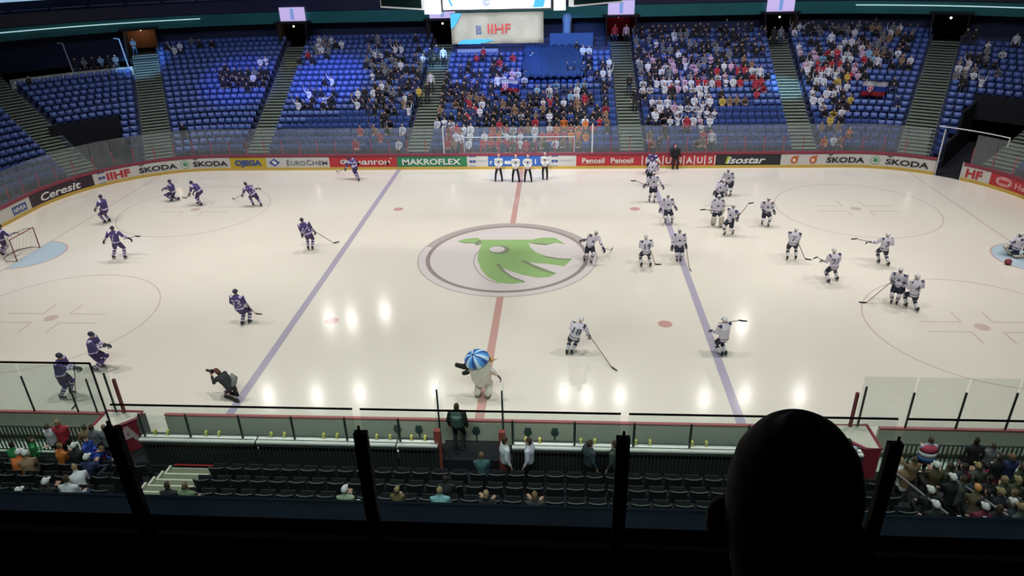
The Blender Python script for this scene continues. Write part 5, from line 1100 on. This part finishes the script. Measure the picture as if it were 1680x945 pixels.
rr=random.Random(3); cols=[(.10,.12,.07),(.02,.02,.025),(.04,.09,.07),(.13,.10,.05),(.03,.04,.06),(.15,.16,.15),(.30,.03,.09),(.07,.08,.05)]; cn=['olive','black','dark green','khaki','slate','grey','crimson','moss']
posn=[]
for k,(v0,us) in enumerate(((738,(1545,1566,1590,1618,1640,1664)),(758,(1562,1586,1610,1634,1658,1678)),(780,(1580,1604,1628,1652,1675)),(805,(1600,1622,1644,1668)),(832,(1618,1640,1662,1680)))):
    for j,u in enumerate(us):
        ci=rr.randrange(8); near(u+rr.uniform(-3,3),v0,k,rr.choice([0,1,3,4,6]),'g','person in %s top, right near stand, %s row behind the railing, %s'%(cn[ci],ordw(k+1),('leftmost','second from left','third from left','fourth from left','fifth from left','sixth from left')[j]),rr.uniform(-20,20),[None,None,CT,None,CW][rr.randrange(5)] if not(k==3 and j==0) else CO,None,1,tuple(c_*.6 for c_ in cols[ci]))
for u,v,r,lb in ((1533,840,4,'person in white cap at the parapet right of the right balcony post, left of two'),(1583,846,4,'person in white cap at the parapet right of the right balcony post, right of two'),(1531,795,2,'person in white cap on the dark right stairs'),(1562,792,2,'person in white cap right of the dark stairs'),(1625,850,4,'person in white cap low at the parapet on the right')):
    near(u,v,r,0,'k',lb,0,CW,.0 if r==4 else None)
# ------------------------------------------------------------------ goals
M_gr=mat('goal_red',(.24,.07,.06),.4); M_net=mat('goal_net',(.60,.57,.52),.8)
def goal(x,s,label):
    e=empty('hockey_goal',(x,0,0),0 if s<0 else PI); tag(e,label,'goal')   # mouth towards +x, frame back towards -x
    bm=bmesh.new(); loft(bm,[(0,-.915,0),(0,-.915,1.22),(0,.915,1.22),(0,.915,0)],[.032]*4,None,8,True); link('front_frame',bm,M_gr,e)
    bm=bmesh.new(); base=[(0,-.915,.03),(-.55,-.98,.03),(-1.0,-.6,.03),(-1.12,0,.03),(-1.0,.6,.03),(-.55,.98,.03),(0,.915,.03)]; loft(bm,base,[.028]*7,None,6); tp=[(0,-.915,1.2),(-.35,-.7,1.2),(-.5,0,1.2),(-.35,.7,1.2),(0,.915,1.2)]; loft(bm,tp,[.022]*5,None,6); link('back_frame',bm,mat('goal_frame_grey',(.30,.22,.18),.5),e)
    bm=bmesh.new(); N_=18
    def lerp(L,t):
        t*=len(L)-1; i=min(int(t),len(L)-2); return V(L[i])*(1-(t-i))+V(L[i+1])*(t-i)
    for i in range(N_+1):
        a=lerp(base,i/N_); b_=lerp(tp,i/N_); loft(bm,[a,b_],[.006,.006],None,4,False)
    for j in range(1,9):
        P=[lerp(base,i/N_)*(1-j/9)+lerp(tp,i/N_)*(j/9) for i in range(N_+1)]; loft(bm,P,[.006]*len(P),None,4,False)
    for i in range(1,12):
        y=-.915+1.83*i/12; loft(bm,[(0,y,1.21),lerp(tp,i/12)],[.006,.006],None,4,False)
    link('net',bm,M_net,e)
goal(-26,-1,'hockey goal with thin dark-red frame on the left goal line'); goal(26,1,'hockey goal at the right picture edge behind the goalkeeper')
g=onz(1653,434); bm=bmesh.new(); loft(bm,[(g.x-.05,g.y,.10),(g.x,g.y,.14),(g.x+.06,g.y,.22)],[(.16,.14),(.18,.15),(.12,.10)],None,10); tag(link('red_bundle',bm,mat('bundle_red',(.26,.04,.06),.7),None,True),'small dark red bundle on the ice at the right crease','bundle')
# ------------------------------------------------------------------ balcony in front of the camera
Mpar=mat('parapet_navy',(.07,.12,.20),.6,noise=.2,nscale=3); Mp2=mat('parapet_black',(.0035,.0045,.008),.8)
YB=-30.86
bm=bmesh.new(); box(bm,-9,14,YB-.10,YB+.03,12.36,12.42); box(bm,-9,14,YB-.08,YB+.0,10.2,12.36); 
o=link('balcony_ledge',bm,Mpar); tag(o,'dark navy ledge of the balcony below the glass','ledge')
bm=bmesh.new(); box(bm,-9,14,YB-.14,YB-.09,11.2,12.33); box(bm,-9,14,-31.9,YB-.02,11.0,11.3); box(bm,-9,14,-33.0,-31.9,11.0,11.9); box(bm,-9,14,-36,-33.0,11.0,13.2); struct('floor_balcony',bm,Mp2)
Mrail=mat('rail_black',(.008,.009,.010),.5); Mpost=mat('balcony_post_black',(.0045,.005,.009),.8)
xs=[(-.9,.68,13.19,'left'),(.71,1.825,12.97,'second'),(1.86,3.005,12.97,'third'),(3.04,4.16,12.97,'fourth'),(4.20,5.6,12.97,'right')]
for x0,x1,zt,nm in xs:
    e=empty('balustrade_panel',((x0+x1)/2,YB+.01,12.42)); tag(e,'clear balcony glass with thin black top edge, %s pane%s'%(nm,', taller than the rest' if nm=='left' else ''),'glass pane'); h=(x1-x0)/2
    bm=bmesh.new(); box(bm,-h,h,-.005,.005,0,zt-12.42); link('pane',bm,M_gbal,e)
    bm=bmesh.new(); box(bm,-h,h,-.004,.004,zt-12.42-.003,zt-12.42+.003); link('top_edge',bm,Mrail,e)
    if nm=='left':
        bm=bmesh.new(); box(bm,h-.003,h+.002,-.004,.004,0,zt-12.42); link('side_edge',bm,Mrail,e)
for x,nm,dbl in ((.676,'left double',1),(1.845,'middle-left',0),(3.022,'middle-right',0),(4.18,'right',0)):
    e=empty('balcony_post',(2.74+(x-2.74)*2.335/2.5,YB-.165,12.2)); tag(e,'thick black balcony post, %s one'%nm,'post')
    bm=bmesh.new(); w_=.028
    if dbl: box(bm,-.032,-.004,.0,.03,-.8,.77); box(bm,.006,.032,.0,.03,-.8,.77)
    else: box(bm,-w_,w_,.0,.03,-.8,.77)
    link('column',bm,Mpost,e)
    bm=bmesh.new(); loft(bm,[(0,.0,.77),(0,.0,.81)],[.006,.006],None,8); link('cap_bolt',bm,Mpost,e)
    if dbl: bm=bmesh.new(); box(bm,-.004,.006,-.003,.025,-.8,.76); link('filler_strip',bm,mat('filler_highlight_grey',(.30,.30,.30),.6),e)  # pale grey strip imitates the highlight line between the two columns
# bald person in front, seen from behind
hc=CAM+ray(1300,826)*.86
e=empty('person',(hc.x,hc.y-.0,hc.z)); tag(e,'bald person seen from behind as a dark silhouette in front of the camera','person')
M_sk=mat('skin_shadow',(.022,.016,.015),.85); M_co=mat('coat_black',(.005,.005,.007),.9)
# built in the plane of the view direction: up axis leans with the head
U=V((0.03,.10,1)).normalized(); LT=V((.95,-.32,-.03)); LT=(LT-U*LT.dot(U)).normalized(); FW=U.cross(LT); FW=FW if FW.y>0 else -FW
bm=bmesh.new(); Q=lambda x,y,z:LT*x+FW*y+U*z
loft(bm,[Q(.012,-.01,-.30),Q(.010,-.01,-.20),Q(.006,-.005,-.125),Q(.004,.0,-.085),Q(.0,.005,-.02),Q(-.001,.005,.025),Q(-.003,.003,.060),Q(-.005,.001,.084),Q(-.006,.0,.098),Q(-.006,0,.103)],[(.090,.085),(.060,.066),(.058,.076),(.068,.090),(.0775,.098),(.0785,.098),(.071,.090),(.055,.073),(.040,.054),(.028,.036)],LT,28)
for sx in (-1,1):
    cx=sx*.076; loft(bm,[Q(cx-.004*sx,.012,-.092),Q(cx+.004*sx,.008,-.078),Q(cx+.011*sx,.002,-.055),Q(cx+.012*sx,0,-.034),Q(cx+.004*sx,.004,-.020)],[(.008,.010),(.010,.014),(.011,.020),(.010,.020),(.007,.012)],LT,10)
loft(bm,[Q(0,.095,-.03),Q(0,.118,-.055),Q(0,.10,-.065)],[.010,.016,.012],LT,8); loft(bm,[Q(0,.085,-.11),Q(0,.07,-.125)],[.03,.025],LT,8)
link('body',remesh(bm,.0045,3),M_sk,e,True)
bm=bmesh.new(); loft(bm,[Q(0,-.02,-.75),Q(0,-.02,-.45),Q(0,-.02,-.29),Q(0,-.02,-.205),Q(0,-.015,-.165)],[(.24,.14),(.25,.14),(.225,.12),(.12,.09),(.066,.07)],LT,20); 
for sx in (-1,1): loft(bm,[Q(sx*.18,-.02,-.30),Q(sx*.26,-.02,-.45),Q(sx*.28,.05,-.72)],[.075,.07,.06],None,12)
link('coat',remesh(bm,.012,3),M_co,e,True)
for sx in (-1,1):
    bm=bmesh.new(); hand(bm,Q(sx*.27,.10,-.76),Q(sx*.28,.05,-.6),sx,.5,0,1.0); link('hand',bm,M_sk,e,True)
